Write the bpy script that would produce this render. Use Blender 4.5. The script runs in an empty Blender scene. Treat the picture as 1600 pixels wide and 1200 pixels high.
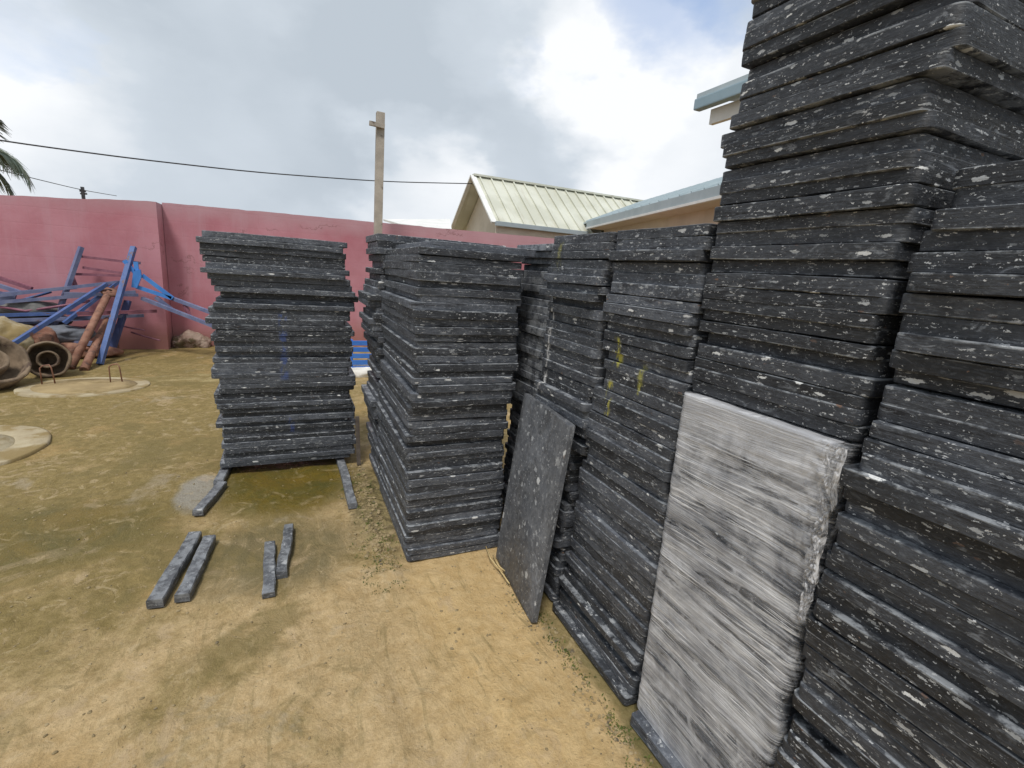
import bpy, bmesh, math, random
import numpy as np
from mathutils import Vector, Matrix, noise
R = math.radians
S = bpy.context.scene
COL = S.collection

# ------------------------------------------------------------------ camera
YAW, PITCH, ROLL, FPX, EYE = R(24.883), R(12.7475), R(-4.0677), 760.0, 1.6
_f = Vector((math.sin(YAW)*math.cos(PITCH), math.cos(YAW)*math.cos(PITCH), -math.sin(PITCH)))
_r = Vector((math.cos(YAW), -math.sin(YAW), 0)); _d = _f.cross(_r)
CR = math.cos(ROLL)*_r + math.sin(ROLL)*_d
CD = math.cos(ROLL)*_d - math.sin(ROLL)*_r
cd = bpy.data.cameras.new('camera'); cam = bpy.data.objects.new('camera', cd); COL.objects.link(cam)
cd.sensor_width = 36; cd.lens = FPX/1600*36; cd.clip_start = 0.03; cd.clip_end = 3000
cam.matrix_world = Matrix(((CR.x, -CD.x, -_f.x, 0), (CR.y, -CD.y, -_f.y, 0), (CR.z, -CD.z, -_f.z, EYE), (0, 0, 0, 1)))
S.camera = cam
EYEV = Vector((0, 0, EYE))
def ray(x, y): return CR*((x-800)/FPX) + CD*((y-600)/FPX) + _f
def at(x, y, Y):                       # survey helper: point on the plane at depth Y
    d = ray(x, y); return EYEV + d*(Y/d.y)
def gp(x, y, z=0.0):                   # survey helper: point on the ground
    d = ray(x, y); return EYEV + d*((z-EYE)/d.z)

# ------------------------------------------------------------------ exposure, world, sun
S.view_settings.view_transform = 'Standard'; S.view_settings.look = 'None'
S.view_settings.exposure = 0.45; S.view_settings.gamma = 1.0
SUN_EL, SUN_AZ = R(62), R(215)         # azimuth clockwise from +Y
W = bpy.data.worlds.new('World'); S.world = W; W.use_nodes = True
wt = W.node_tree; wt.nodes.clear()

class NT:
    """small helper around a node tree"""
    def __init__(s, t): s.t = t
    def n(s, kind, **kw):
        nd = s.t.nodes.new(kind)
        for k, v in kw.items():
            if k == 'ins':
                for a, b in v.items(): s.set(nd, a, b)
            else: setattr(nd, k, v)
        return nd
    def set(s, nd, a, b):
        sock = nd.inputs[a]
        if isinstance(b, bpy.types.NodeSocket): s.t.links.new(b, sock)
        elif isinstance(b, bpy.types.Node): s.t.links.new(b.outputs[0], sock)
        else:
            if sock.type == 'RGBA' and len(b) == 3: b = (*b, 1)
            sock.default_value = b
    def math(s, op, a, b=0.0, c=None, clamp=False):
        nd = s.n('ShaderNodeMath', operation=op, use_clamp=clamp); s.set(nd, 0, a); s.set(nd, 1, b)
        if c is not None: s.set(nd, 2, c)
        return nd.outputs[0]
    def vmath(s, op, a, b=None):
        nd = s.n('ShaderNodeVectorMath', operation=op); s.set(nd, 0, a)
        if b is not None: s.set(nd, 1, b)
        return nd.outputs['Value'] if op in ('DOT_PRODUCT', 'LENGTH', 'DISTANCE') else nd.outputs[0]
    def mapr(s, v, a, b, c=0.0, d=1.0, smooth=True):
        nd = s.n('ShaderNodeMapRange', interpolation_type='SMOOTHSTEP' if smooth else 'LINEAR')
        for i, q in enumerate((v, a, b, c, d)): s.set(nd, i, q)
        return nd.outputs[0]
    def mix(s, f, a, b, mode='MIX'):
        nd = s.n('ShaderNodeMix', data_type='RGBA', blend_type=mode)
        s.set(nd, 0, f); s.set(nd, 6, a); s.set(nd, 7, b); return nd.outputs[2]
    def noise(s, vec, scale, detail=4.0, rough=0.55, dist=0.0, out=0):
        nd = s.n('ShaderNodeTexNoise', ins={'Vector': vec, 'Scale': scale, 'Detail': detail, 'Roughness': rough, 'Distortion': dist}); return nd.outputs[out]
    def mul(s, vec, v): return s.vmath('MULTIPLY', vec, v)
    def add(s, vec, v): return s.vmath('ADD', vec, v)

w = NT(wt)
geo = w.n('ShaderNodeNewGeometry')
dirv = w.vmath('SCALE', geo.outputs['Incoming']); dirv.node.inputs['Scale'].default_value = -1.0
sky = w.n('ShaderNodeTexSky', sky_type='NISHITA', sun_disc=False, sun_elevation=SUN_EL, sun_rotation=SUN_AZ, air_density=1.0, dust_density=1.5, ozone_density=1.5)
dv = w.mul(dirv, (1.0, 1.0, 1.75))
n1 = w.noise(dv, 2.3, 6.0, 0.46, 0.2)
n2 = w.noise(w.add(dv, (3.1, 1.7, 0.4)), 4.6, 6.0, 0.5, 0.3)
n3 = w.noise(w.add(dv, (7.3, 2.2, 5.1)), 1.3, 4.0, 0.5, 0.1)
def blob(px, py, rad):                 # soft spot on the sky dome around a direction
    d = ray(px, py).normalized()
    c = w.vmath('DOT_PRODUCT', w.vmath('NORMALIZE', w.add(dirv, w.mul(w.add(w.noise(dv, 5.0, 5.0, 0.55, out=1), (-0.5, -0.5, -0.5)), (0.30, 0.30, 0.30)))), tuple(d))
    return w.mapr(c, math.cos(rad), math.cos(rad*0.25))
def total(lst):
    acc = 0.0
    for (px, py, rad, amt) in lst: acc = w.math('ADD', w.math('MULTIPLY', blob(px, py, rad), amt), acc)
    return acc
gaps = total([(1050, -25, 0.17, 0.75), (815, 105, 0.08, 0.5), (-20, 10, 0.12, 0.7), (1200, 20, 0.12, 0.35), (640, -90, 0.10, 0.3)])
white = total([(1040, 190, 0.26, 0.55), (960, 110, 0.18, 0.35), (60, 130, 0.20, 0.40), (660, 290, 0.16, 0.45), (420, 110, 0.18, 0.25), (800, 30, 0.15, 0.30), (150, 290, 0.3, 0.18), (500, 320, 0.3, 0.15)])
grey = total([(640, 60, 0.24, 0.50), (330, 200, 0.30, 0.32), (560, 200, 0.22, 0.28), (860, 260, 0.16, 0.25), (260, 30, 0.22, 0.25)])
lum = w.math('ADD', w.math('ADD', w.math('MULTIPLY', w.math('SUBTRACT', n1, 0.5), 0.8), w.math('MULTIPLY', w.math('SUBTRACT', n2, 0.5), 0.30)), w.math('SUBTRACT', white, grey))
lum = w.math('ADD', lum, 0.42)
ramp = w.n('ShaderNodeValToRGB', ins={0: lum})
e = ramp.color_ramp.elements
e[0].position = 0.0; e[0].color = (0.52, 0.58, 0.64, 1)
e[1].position = 1.0; e[1].color = (0.97, 0.985, 1.0, 1)
m_ = ramp.color_ramp.elements.new(0.45); m_.color = (0.63, 0.69, 0.75, 1)
cloud = w.mul(ramp.outputs[0], (7.1, 7.15, 7.25))
blue = w.mix(0.35, w.mul(sky.outputs[0], (1.1, 1.1, 1.1)), (5.0, 6.2, 8.6))
cover = w.math('SUBTRACT', w.math('ADD', w.mapr(w.math('ADD', n3, w.math('MULTIPLY', n2, 0.3)), 0.35, 0.60), 0.45), w.math('MULTIPLY', gaps, w.mapr(n2, 0.30, 0.62, 0.7, 1.5)), clamp=True)
skycol = w.mix(cover, blue, cloud)
bg = w.n('ShaderNodeBackground', ins={'Color': skycol, 'Strength': 0.105})
wo = w.n('ShaderNodeOutputWorld'); wt.links.new(bg.outputs[0], wo.inputs[0])

ld = bpy.data.lights.new('sun', 'SUN'); ld.energy = 2.0; ld.angle = R(12); ld.color = (1.0, 0.955, 0.89)
sun = bpy.data.objects.new('sun', ld); COL.objects.link(sun)
sdir = Vector((math.sin(SUN_AZ)*math.cos(SUN_EL), math.cos(SUN_AZ)*math.cos(SUN_EL), math.sin(SUN_EL)))
sun.rotation_euler = sdir.to_track_quat('Z', 'Y').to_euler(); sun.location = (0, 0, 20)

# ------------------------------------------------------------------ object helpers
def tag(o, label=None, cat=None, group=None, kind=None):
    if label: o['label'] = label
    if cat: o['category'] = cat
    if group: o['group'] = group
    if kind: o['kind'] = kind
    return o
def empty(name, loc, label, cat, group=None):
    o = bpy.data.objects.new(name, None); COL.objects.link(o); o.location = loc; o.empty_display_size = 0.1
    return tag(o, label, cat, group)
def link(name, me, mat, parent=None, loc=None):
    o = bpy.data.objects.new(name, me); COL.objects.link(o)
    if mat and not me.materials: me.materials.append(mat)
    if parent is not None:
        o.parent = parent
        o.location = Vector(loc or (0, 0, 0)) - Vector((0, 0, 0))
    elif loc is not None: o.location = loc
    return o
class MB:
    """collects shapes given in world coordinates; build() links them as one mesh object"""
    def __init__(s): s.bm = bmesh.new()
    def box(s, c, size, rot=None, bev=0.0):
        m = Matrix.Translation(Vector(c)) @ (rot.to_4x4() if rot else Matrix.Identity(4)) @ Matrix.Diagonal((*size, 1))
        r = bmesh.ops.create_cube(s.bm, size=1, matrix=m)
        if bev:
            es = list({e for v in r['verts'] for e in v.link_edges})
            bmesh.ops.bevel(s.bm, geom=es, offset=bev, segments=2, affect='EDGES', profile=0.7)
        return s
    def bar(s, a, b, wd, th=None, up=(0, 0, 1), bev=0.0):
        a, b = Vector(a), Vector(b); z = (b-a).normalized(); u = Vector(up)
        if abs(z.dot(u)) > 0.97: u = Vector((1, 0, 0))
        x = u.cross(z).normalized(); y = z.cross(x)
        return s.box((a+b)/2, (wd, th or wd, (b-a).length), Matrix((x, y, z)).transposed(), bev)
    def tube(s, pts, r, seg=8, cap=True):
        pts = [Vector(p) for p in pts]; rs = r if isinstance(r, (list, tuple)) else [r]*len(pts); rings = []
        u = None
        for i, p in enumerate(pts):
            t = (pts[min(i+1, len(pts)-1)]-pts[max(i-1, 0)]).normalized()
            if u is None: u = t.orthogonal().normalized()
            u = (u - t*u.dot(t)); u = u.normalized() if u.length > 1e-6 else t.orthogonal().normalized()
            v = t.cross(u)
            rings.append([s.bm.verts.new(p+(u*math.cos(k*2*math.pi/seg)+v*math.sin(k*2*math.pi/seg))*rs[i]) for k in range(seg)])
        for A, B in zip(rings, rings[1:]):
            for k in range(seg): s.bm.faces.new((A[k], A[(k+1) % seg], B[(k+1) % seg], B[k])).smooth = True
        if cap and seg > 2:
            s.bm.faces.new(rings[0][::-1]); s.bm.faces.new(rings[-1])
        return s
    def lathe(s, prof, origin, axis, seg=32, wob=0.0, seed=0):
        axis = Vector(axis).normalized(); u = axis.orthogonal().normalized(); v = axis.cross(u); o = Vector(origin); rings = []
        for i, (r, h) in enumerate(prof):
            ring = []
            for k in range(seg):
                a = k*2*math.pi/seg; dd = u*math.cos(a)+v*math.sin(a)
                p = o+axis*h+dd*r
                p += dd*(noise.noise(p*9+Vector((seed, 0, 0)))*wob) + axis*(noise.noise(p*11+Vector((0, seed, 0)))*wob)
                ring.append(s.bm.verts.new(p))
            rings.append(ring)
        for A, B in zip(rings, rings[1:]):
            for k in range(seg): s.bm.faces.new((A[k], A[(k+1) % seg], B[(k+1) % seg], B[k])).smooth = True
        return s
    def face(s, pts): return s.bm.faces.new([s.bm.verts.new(Vector(p)) for p in pts])
    def prism(s, poly, vec):           # closed polygon extruded along vec
        vec = Vector(vec); a = [s.bm.verts.new(Vector(p)) for p in poly]; b = [s.bm.verts.new(Vector(p)+vec) for p in poly]
        n = len(a); s.bm.faces.new(a[::-1]); s.bm.faces.new(b)
        for i in range(n): s.bm.faces.new((a[i], a[(i+1) % n], b[(i+1) % n], b[i]))
        return s
    def build(s, name, mat, parent=None, origin=None):
        """origin: world point the mesh is stored relative to"""
        bmesh.ops.recalc_face_normals(s.bm, faces=s.bm.faces)
        if parent is not None:
            base = Vector((0, 0, 0)); q = parent
            while q is not None: base += q.location; q = q.parent
            o = Vector(origin) if origin is not None else base
        else:
            base = Vector((0, 0, 0)); o = Vector(origin) if origin is not None else Vector((0, 0, 0))
        bmesh.ops.translate(s.bm, verts=s.bm.verts, vec=-o)
        me = bpy.data.meshes.new(name); s.bm.to_mesh(me); s.bm.free()
        if getattr(s, 'sharp', False): me.set_sharp_from_angle(angle=R(40))
        ob = bpy.data.objects.new(name, me); COL.objects.link(ob); me.materials.append(mat)
        if parent is not None: ob.parent = parent
        ob.location = o - base
        return ob

# ------------------------------------------------------------------ materials
def new_mat(name):
    m = bpy.data.materials.new(name); m.use_nodes = True; t = NT(m.node_tree)
    return m, t, m.node_tree.nodes['Principled BSDF']
def objvec(t, spread=37.0):
    tc = t.n('ShaderNodeTexCoord'); oi = t.n('ShaderNodeObjectInfo')
    rnd = t.vmath('SCALE', (spread, spread*0.7, spread*1.3)); t.set(rnd.node, 'Scale', oi.outputs['Random'])
    return t.add(tc.outputs['Object'], rnd), oi.outputs['Random']
def bump(t, p, h, strength=0.3, dist=0.01):
    b = t.n('ShaderNodeBump', ins={'Strength': strength, 'Distance': dist, 'Height': h}); t.set(p, 'Normal', b.outputs[0])
def box_mask(t, pos, lo, hi, soft):
    sx = t.n('ShaderNodeSeparateXYZ', ins={0: pos}); acc = 1.0
    for i in range(3):
        a = t.mapr(sx.outputs[i], lo[i]-soft, lo[i]+soft); b = t.mapr(sx.outputs[i], hi[i]-soft, hi[i]+soft, 1.0, 0.0)
        acc = t.math('MULTIPLY', t.math('MULTIPLY', a, b), acc)
    return acc

def make_board_mat(light=0.0, dark=1.0, chip=1.0):
    m, t, p = new_mat('charcoal recycled plastic')
    v, rnd = objvec(t)
    big = t.noise(v, 6.0, 5.0, 0.6)
    c = t.mix(t.mapr(big, 0.30, 0.70), (0.022, 0.025, 0.031), (0.078, 0.086, 0.103))
    c = t.mix(t.math('MULTIPLY', rnd, 0.5), c, (0.064, 0.071, 0.085))          # each board has its own tone
    gr = t.noise(t.mul(v, (55, 55, 130)), 1.0, 5.0, 0.72, 0.2)                  # ground-up mixed plastic grain
    c = t.mix(t.mapr(gr, 0.50, 0.70, 0, 0.55), c, (0.18, 0.195, 0.22))
    c = t.mix(t.mapr(gr, 0.46, 0.32, 0, 0.6), c, (0.018, 0.018, 0.022))
    st = t.noise(t.mul(v, (11, 11, 120)), 1.0, 5.0, 0.65, 0.4)                 # smears along the edge
    c = t.mix(t.mapr(st, 0.56, 0.74, 0, 0.5), c, (0.16, 0.175, 0.20))
    st2 = t.noise(t.mul(v, (5, 5, 45)), 1.0, 4.0, 0.6, 0.8)
    c = t.mix(t.mapr(st2, 0.57, 0.68, 0, 0.85), c, (0.014, 0.014, 0.017))
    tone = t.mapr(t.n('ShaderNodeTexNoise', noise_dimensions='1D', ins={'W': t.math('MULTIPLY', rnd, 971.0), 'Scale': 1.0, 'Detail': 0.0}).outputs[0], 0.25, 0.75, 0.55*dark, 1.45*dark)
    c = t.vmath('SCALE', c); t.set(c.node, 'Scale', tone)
    # chalky mottled patches of pale melted plastic
    mo = t.noise(t.mul(v, (17, 17, 34)), 1.0, 8.0, 0.68, 0.9); mo2 = t.noise(v, 3.2, 3.0, 0.5)
    c = t.mix(t.math('MULTIPLY', t.mapr(mo, 0.55, 0.68, 0, 0.75), t.mapr(mo2, 0.40, 0.62)), c, (0.22, 0.238, 0.265))
    mo3 = t.noise(t.mul(v, (38, 38, 85)), 1.0, 6.0, 0.7, 1.2)
    c = t.mix(t.math('MULTIPLY', t.mapr(mo3, 0.62, 0.70, 0, 0.9), t.mapr(mo2, 0.62, 0.36, 0.15, 1)), c, (0.42, 0.42, 0.42))
    # rubbed pale rims
    oz = t.n('ShaderNodeSeparateXYZ', ins={0: t.n('ShaderNodeTexCoord').outputs['Object']}).outputs[2]
    rim = t.math('MULTIPLY', t.mapr(t.math('ABSOLUTE', oz), 0.0195, 0.0235), t.mapr(t.noise(v, 13.0, 5.0, 0.7), 0.44, 0.60, 0, 0.65))
    c = t.mix(rim, c, (0.33, 0.35, 0.375))
    # pale plastic flecks with ragged outlines, drawn out along the board
    wv = t.add(v, t.mul(t.add(t.noise(v, 60.0, 4.0, 0.7, out=1), (-0.5, -0.5, -0.5)), (0.045, 0.045, 0.018)))
    def flecks(scale, size, keep, col, c, amt):
        vo = t.n('ShaderNodeTexVoronoi', feature='F1', ins={'Vector': t.mul(wv, scale), 'Scale': 1.0, 'Randomness': 1.0})
        sep = t.n('ShaderNodeSeparateColor', ins={0: vo.outputs['Color']})
        szr = t.math('MULTIPLY', t.math('POWER', sep.outputs[1], 2.0), size)
        keep = min(0.95, keep*chip); f = t.math('MULTIPLY', t.mapr(t.math('SUBTRACT', szr, vo.outputs['Distance']), -0.03, 0.05), t.math('GREATER_THAN', sep.outputs[0], 1-keep))
        return t.mix(t.math('MULTIPLY', f, t.math('MULTIPLY', t.math('ADD', sep.outputs[2], 0.35), amt)), c, col), f
    c, f1 = flecks((30, 30, 80), 0.44, 0.40, (0.37, 0.385, 0.40), c, 0.8)
    c, f2 = flecks((90, 90, 190), 0.45, 0.40, (0.52, 0.53, 0.54), c, 0.85)
    c, f3 = flecks((19, 19, 50), 0.40 if chip == 1 else 0.43, 0.15, (0.66, 0.67, 0.67), c, 0.95)
    c, f4 = flecks((40, 40, 70), 0.36, 0.04, (0.18, 0.11, 0.08), c, 0.7)
    if light: c = t.mix(light, c, t.mix(t.mapr(mo, 0.4, 0.6), (0.11, 0.115, 0.125), (0.19, 0.195, 0.205)))
    # sprayed and dripped paint
    g = t.n('ShaderNodeNewGeometry'); P = g.outputs['Position']
    brk = t.mapr(t.noise(t.mul(P, (1, 1, 0.5)), 28.0, 4.0, 0.65), 0.46, 0.56)
    for lo, hi, col, amt in (
        ((-0.08, 3.5, 0.72), (-0.03, 4.3, 1.22), (0.045, 0.085, 0.26), 0.55),
        ((-0.035, 3.5, 0.30), (0.0, 4.3, 0.42), (0.045, 0.085, 0.30), 0.6),
        ((1.0, 1.55, 1.27), (1.4, 1.59, 1.38), (0.50, 0.46, 0.06), 0.85),
        ((1.0, 1.40, 1.18), (1.4, 1.425, 1.30), (0.42, 0.40, 0.06), 0.6),
        ((1.0, 1.575, 1.06), (1.4, 1.605, 1.20), (0.50, 0.46, 0.06), 0.85),
        ((1.0, 2.08, 1.62), (1.4, 2.12, 1.76), (0.45, 0.42, 0.08), 0.3),
        ((1.0, 2.115, 1.02), (1.4, 2.14, 1.45), (0.60, 0.60, 0.60), 0.9)):
        mk = t.math('MULTIPLY', box_mask(t, P, lo, hi, 0.012), t.math('MULTIPLY', brk, amt))
        c = t.mix(mk, c, col)
    t.set(p, 'Base Color', c)
    t.set(p, 'Roughness', t.mapr(t.noise(v, 40.0, 3.0), 0.3, 0.7, 0.42, 0.68))
    p.inputs['Specular IOR Level'].default_value = 0.42
    h = t.math('ADD', t.math('MULTIPLY', st, 1.0), t.math('ADD', t.math('MULTIPLY', t.noise(v, 130.0, 4.0, 0.7), 0.6), t.math('MULTIPLY', t.noise(v, 30.0, 3.0), 0.8)))
    bump(t, p, h, 0.45, 0.005)
    return m
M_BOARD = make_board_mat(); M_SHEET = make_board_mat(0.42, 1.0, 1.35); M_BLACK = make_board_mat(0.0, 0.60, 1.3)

def noisy(name, c1, c2, scale=6, rough=0.7, b=0.2, c3=None, s3=2.0, t3=(0.55, 0.7), metal=0.0, bscale=40, spec=0.4):
    m, t, p = new_mat(name); v, rnd = objvec(t)
    c = t.mix(t.mapr(t.noise(v, scale, 6.0, 0.62), 0.34, 0.66), c1, c2)
    if c3: c = t.mix(t.mapr(t.noise(v, s3, 6.0, 0.65, 0.4), *t3), c, c3)
    t.set(p, 'Base Color', c); p.inputs['Roughness'].default_value = rough; p.inputs['Metallic'].default_value = metal
    p.inputs['Specular IOR Level'].default_value = spec
    if b: bump(t, p, t.noise(v, bscale, 5.0, 0.65), b, 0.01)
    return m
M_BLUE = noisy('chipped blue paint', (0.050, 0.095, 0.25), (0.085, 0.14, 0.32), 7, 0.5, 0.3, (0.16, 0.085, 0.06), 8, (0.56, 0.66))
M_BLUE2 = noisy('pale grey blue paint', (0.11, 0.13, 0.24), (0.18, 0.20, 0.31), 7, 0.55, 0.15, (0.16, 0.10, 0.10), 8, (0.62, 0.74))
M_BRIGHT = noisy('fresh bright blue paint', (0.045, 0.19, 0.55), (0.07, 0.25, 0.64), 5, 0.4, 0.1)
M_MAROON = noisy('maroon wall-tinted steel', (0.17, 0.06, 0.09), (0.26, 0.11, 0.15), 8, 0.55, 0.15)  # reddish reflection of the wall put into the steel colour
M_RUST = noisy('rusty steel', (0.20, 0.09, 0.06), (0.30, 0.16, 0.11), 10, 0.8, 0.4, (0.10, 0.06, 0.05), 14, (0.52, 0.66))
M_MUD = noisy('mud caked iron', (0.125, 0.090, 0.060), (0.23, 0.170, 0.115), 7, 0.92, 0.7, (0.09, 0.06, 0.045), 5, (0.52, 0.62), bscale=22)
M_CONC = noisy('pale worn concrete', (0.32, 0.26, 0.165), (0.42, 0.36, 0.24), 5, 0.9, 0.4, (0.24, 0.175, 0.075), 4, (0.44, 0.62))
M_CONCD = noisy('sandy concrete', (0.27, 0.20, 0.10), (0.36, 0.27, 0.14), 5, 0.9, 0.4, (0.22, 0.16, 0.07), 3, (0.48, 0.62))
M_CLOD = noisy('soil stained rubble', (0.22, 0.14, 0.11), (0.33, 0.25, 0.20), 9, 0.95, 0.8, (0.12, 0.09, 0.05), 6, (0.5, 0.6))
M_TIMBER = noisy('weathered timber', (0.32, 0.285, 0.245), (0.43, 0.385, 0.33), 5, 0.85, 0.3, (0.14, 0.11, 0.09), 4, (0.56, 0.68))
M_CABLE = noisy('black cable', (0.03, 0.03, 0.035), (0.05, 0.05, 0.055), 6, 0.6, 0)
M_BEIGE = noisy('cream render', (0.56, 0.50, 0.41), (0.64, 0.575, 0.48), 2, 0.85, 0.1)
M_WHITE = noisy('white painted board', (0.66, 0.66, 0.64), (0.76, 0.76, 0.74), 3, 0.6, 0.1)
M_FASCIA = noisy('grey blue painted metal', (0.32, 0.38, 0.41), (0.38, 0.44, 0.47), 2, 0.5, 0.05)
M_TEAL = noisy('teal gutter metal', (0.22, 0.32, 0.38), (0.27, 0.37, 0.43), 2, 0.45, 0.05)
M_PALE = noisy('pale blue roof sheet', (0.36, 0.43, 0.46), (0.43, 0.50, 0.53), 2, 0.45, 0.05)
M_CRATE = noisy('blue crate plastic', (0.04, 0.16, 0.55), (0.06, 0.20, 0.62), 5, 0.5, 0.1)
M_SACK = noisy('white woven sack', (0.72, 0.71, 0.68), (0.80, 0.79, 0.76), 8, 0.8, 0.3)
M_STRAW = noisy('dry straw', (0.50, 0.38, 0.18), (0.62, 0.50, 0.27), 20, 0.8, 0)
M_STONE = noisy('small stones', (0.19, 0.145, 0.075), (0.34, 0.265, 0.15), 25, 0.9, 0.3, (0.10, 0.085, 0.06), 12, (0.56, 0.66))
M_WEED = noisy('small weeds', (0.05, 0.075, 0.012), (0.12, 0.14, 0.028), 12, 0.7, 0)
M_LEAF = noisy('palm leaf', (0.09, 0.125, 0.085), (0.19, 0.21, 0.14), 3, 0.5, 0, (0.24, 0.21, 0.13), 5, (0.58, 0.7))  # lightened and greyed, haze mixed into the leaf colour
M_TRUNK = noisy('palm trunk bark', (0.20, 0.17, 0.13), (0.30, 0.26, 0.20), 8, 0.9, 0.5)

def make_roof_mat():
    m, t, p = new_mat('cream ribbed roof sheet'); v, rnd = objvec(t)
    c = t.mix(t.mapr(t.noise(v, 1.2, 5.0), 0.35, 0.65), (0.50, 0.505, 0.42), (0.60, 0.605, 0.52))
    c = t.mix(t.mapr(t.noise(t.mul(v, (6.0, 0.7, 0.7)), 1.0, 6.0, 0.65), 0.54, 0.70, 0, 0.45), c, (0.36, 0.31, 0.22))
    t.set(p, 'Base Color', c); p.inputs['Roughness'].default_value = 0.45
    return m
M_ROOF = make_roof_mat()

def make_wall_mat():
    m, t, p = new_mat('veil-paled red wall paint'); tc = t.n('ShaderNodeTexCoord'); v = tc.outputs['Object']
    c = t.mix(t.mapr(t.noise(v, 1.1, 6.0, 0.6), 0.3, 0.7), (0.41, 0.150, 0.185), (0.50, 0.235, 0.28))  # base paled, lens veil mixed into the paint colour
    c = t.mix(t.mapr(t.noise(t.mul(v, (5, 5, 0.5)), 1.0, 5.0, 0.6), 0.5, 0.75, 0, 0.45), c, (0.49, 0.28, 0.325))   # rain streaks
    sx = t.n('ShaderNodeSeparateXYZ', ins={0: v})
    edge = t.math('ADD', sx.outputs[2], t.math('MULTIPLY', t.noise(v, 3.0, 5.0), 0.35))
    c = t.mix(t.mapr(edge, 2.15, 2.5, 0, 0.55), c, (0.45, 0.30, 0.33))       # dusty bleached top
    c = t.mix(t.mapr(edge, 0.25, 0.75, 0.7, 0), c, (0.28, 0.13, 0.09))       # splashed soil along the foot
    c = t.mix(t.mapr(t.noise(v, 4.0, 6.0, 0.7), 0.66, 0.72, 0, 0.7), c, (0.34, 0.20, 0.17))
    t.set(p, 'Base Color', c); p.inputs['Roughness'].default_value = 0.85
    br = t.n('ShaderNodeTexBrick', ins={'Scale': 1.0, 'Mortar Size': 0.012, 'Mortar Smooth': 0.6, 'Brick Width': 0.45, 'Row Height': 0.23})
    sv = t.n('ShaderNodeCombineXYZ', ins={0: sx.outputs[0], 1: sx.outputs[2]}); t.set(br, 'Vector', t.add(sv.outputs[0], t.mul(t.noise(v, 2.0, 3.0, out=1), (0.03, 0.03, 0))))
    cr = t.n('ShaderNodeTexVoronoi', feature='DISTANCE_TO_EDGE', ins={'Vector': t.add(t.mul(v, (0.55, 0.55, 0.8)), t.mul(t.noise(v, 2.5, 6.0, 0.7, out=1), (0.5, 0.5, 0.5))), 'Scale': 1.0})
    crack = t.math('MULTIPLY', t.mapr(cr.outputs['Distance'], 0.012, 0.003), t.mapr(t.noise(v, 0.9, 3.0), 0.50, 0.58))
    c = t.mix(t.math('MULTIPLY', crack, 0.55), c, (0.20, 0.09, 0.09))
    c = t.mix(t.math('MULTIPLY', br.outputs['Fac'], 0.06), c, (0.30, 0.12, 0.13))
    t.set(p, 'Base Color', c)
    bump(t, p, t.math('SUBTRACT', t.math('MULTIPLY', t.noise(v, 30.0, 5.0, 0.6), 0.5), t.math('MULTIPLY', br.outputs['Fac'], 0.15)), 0.35, 0.01); return m
M_WALL = make_wall_mat()

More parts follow.
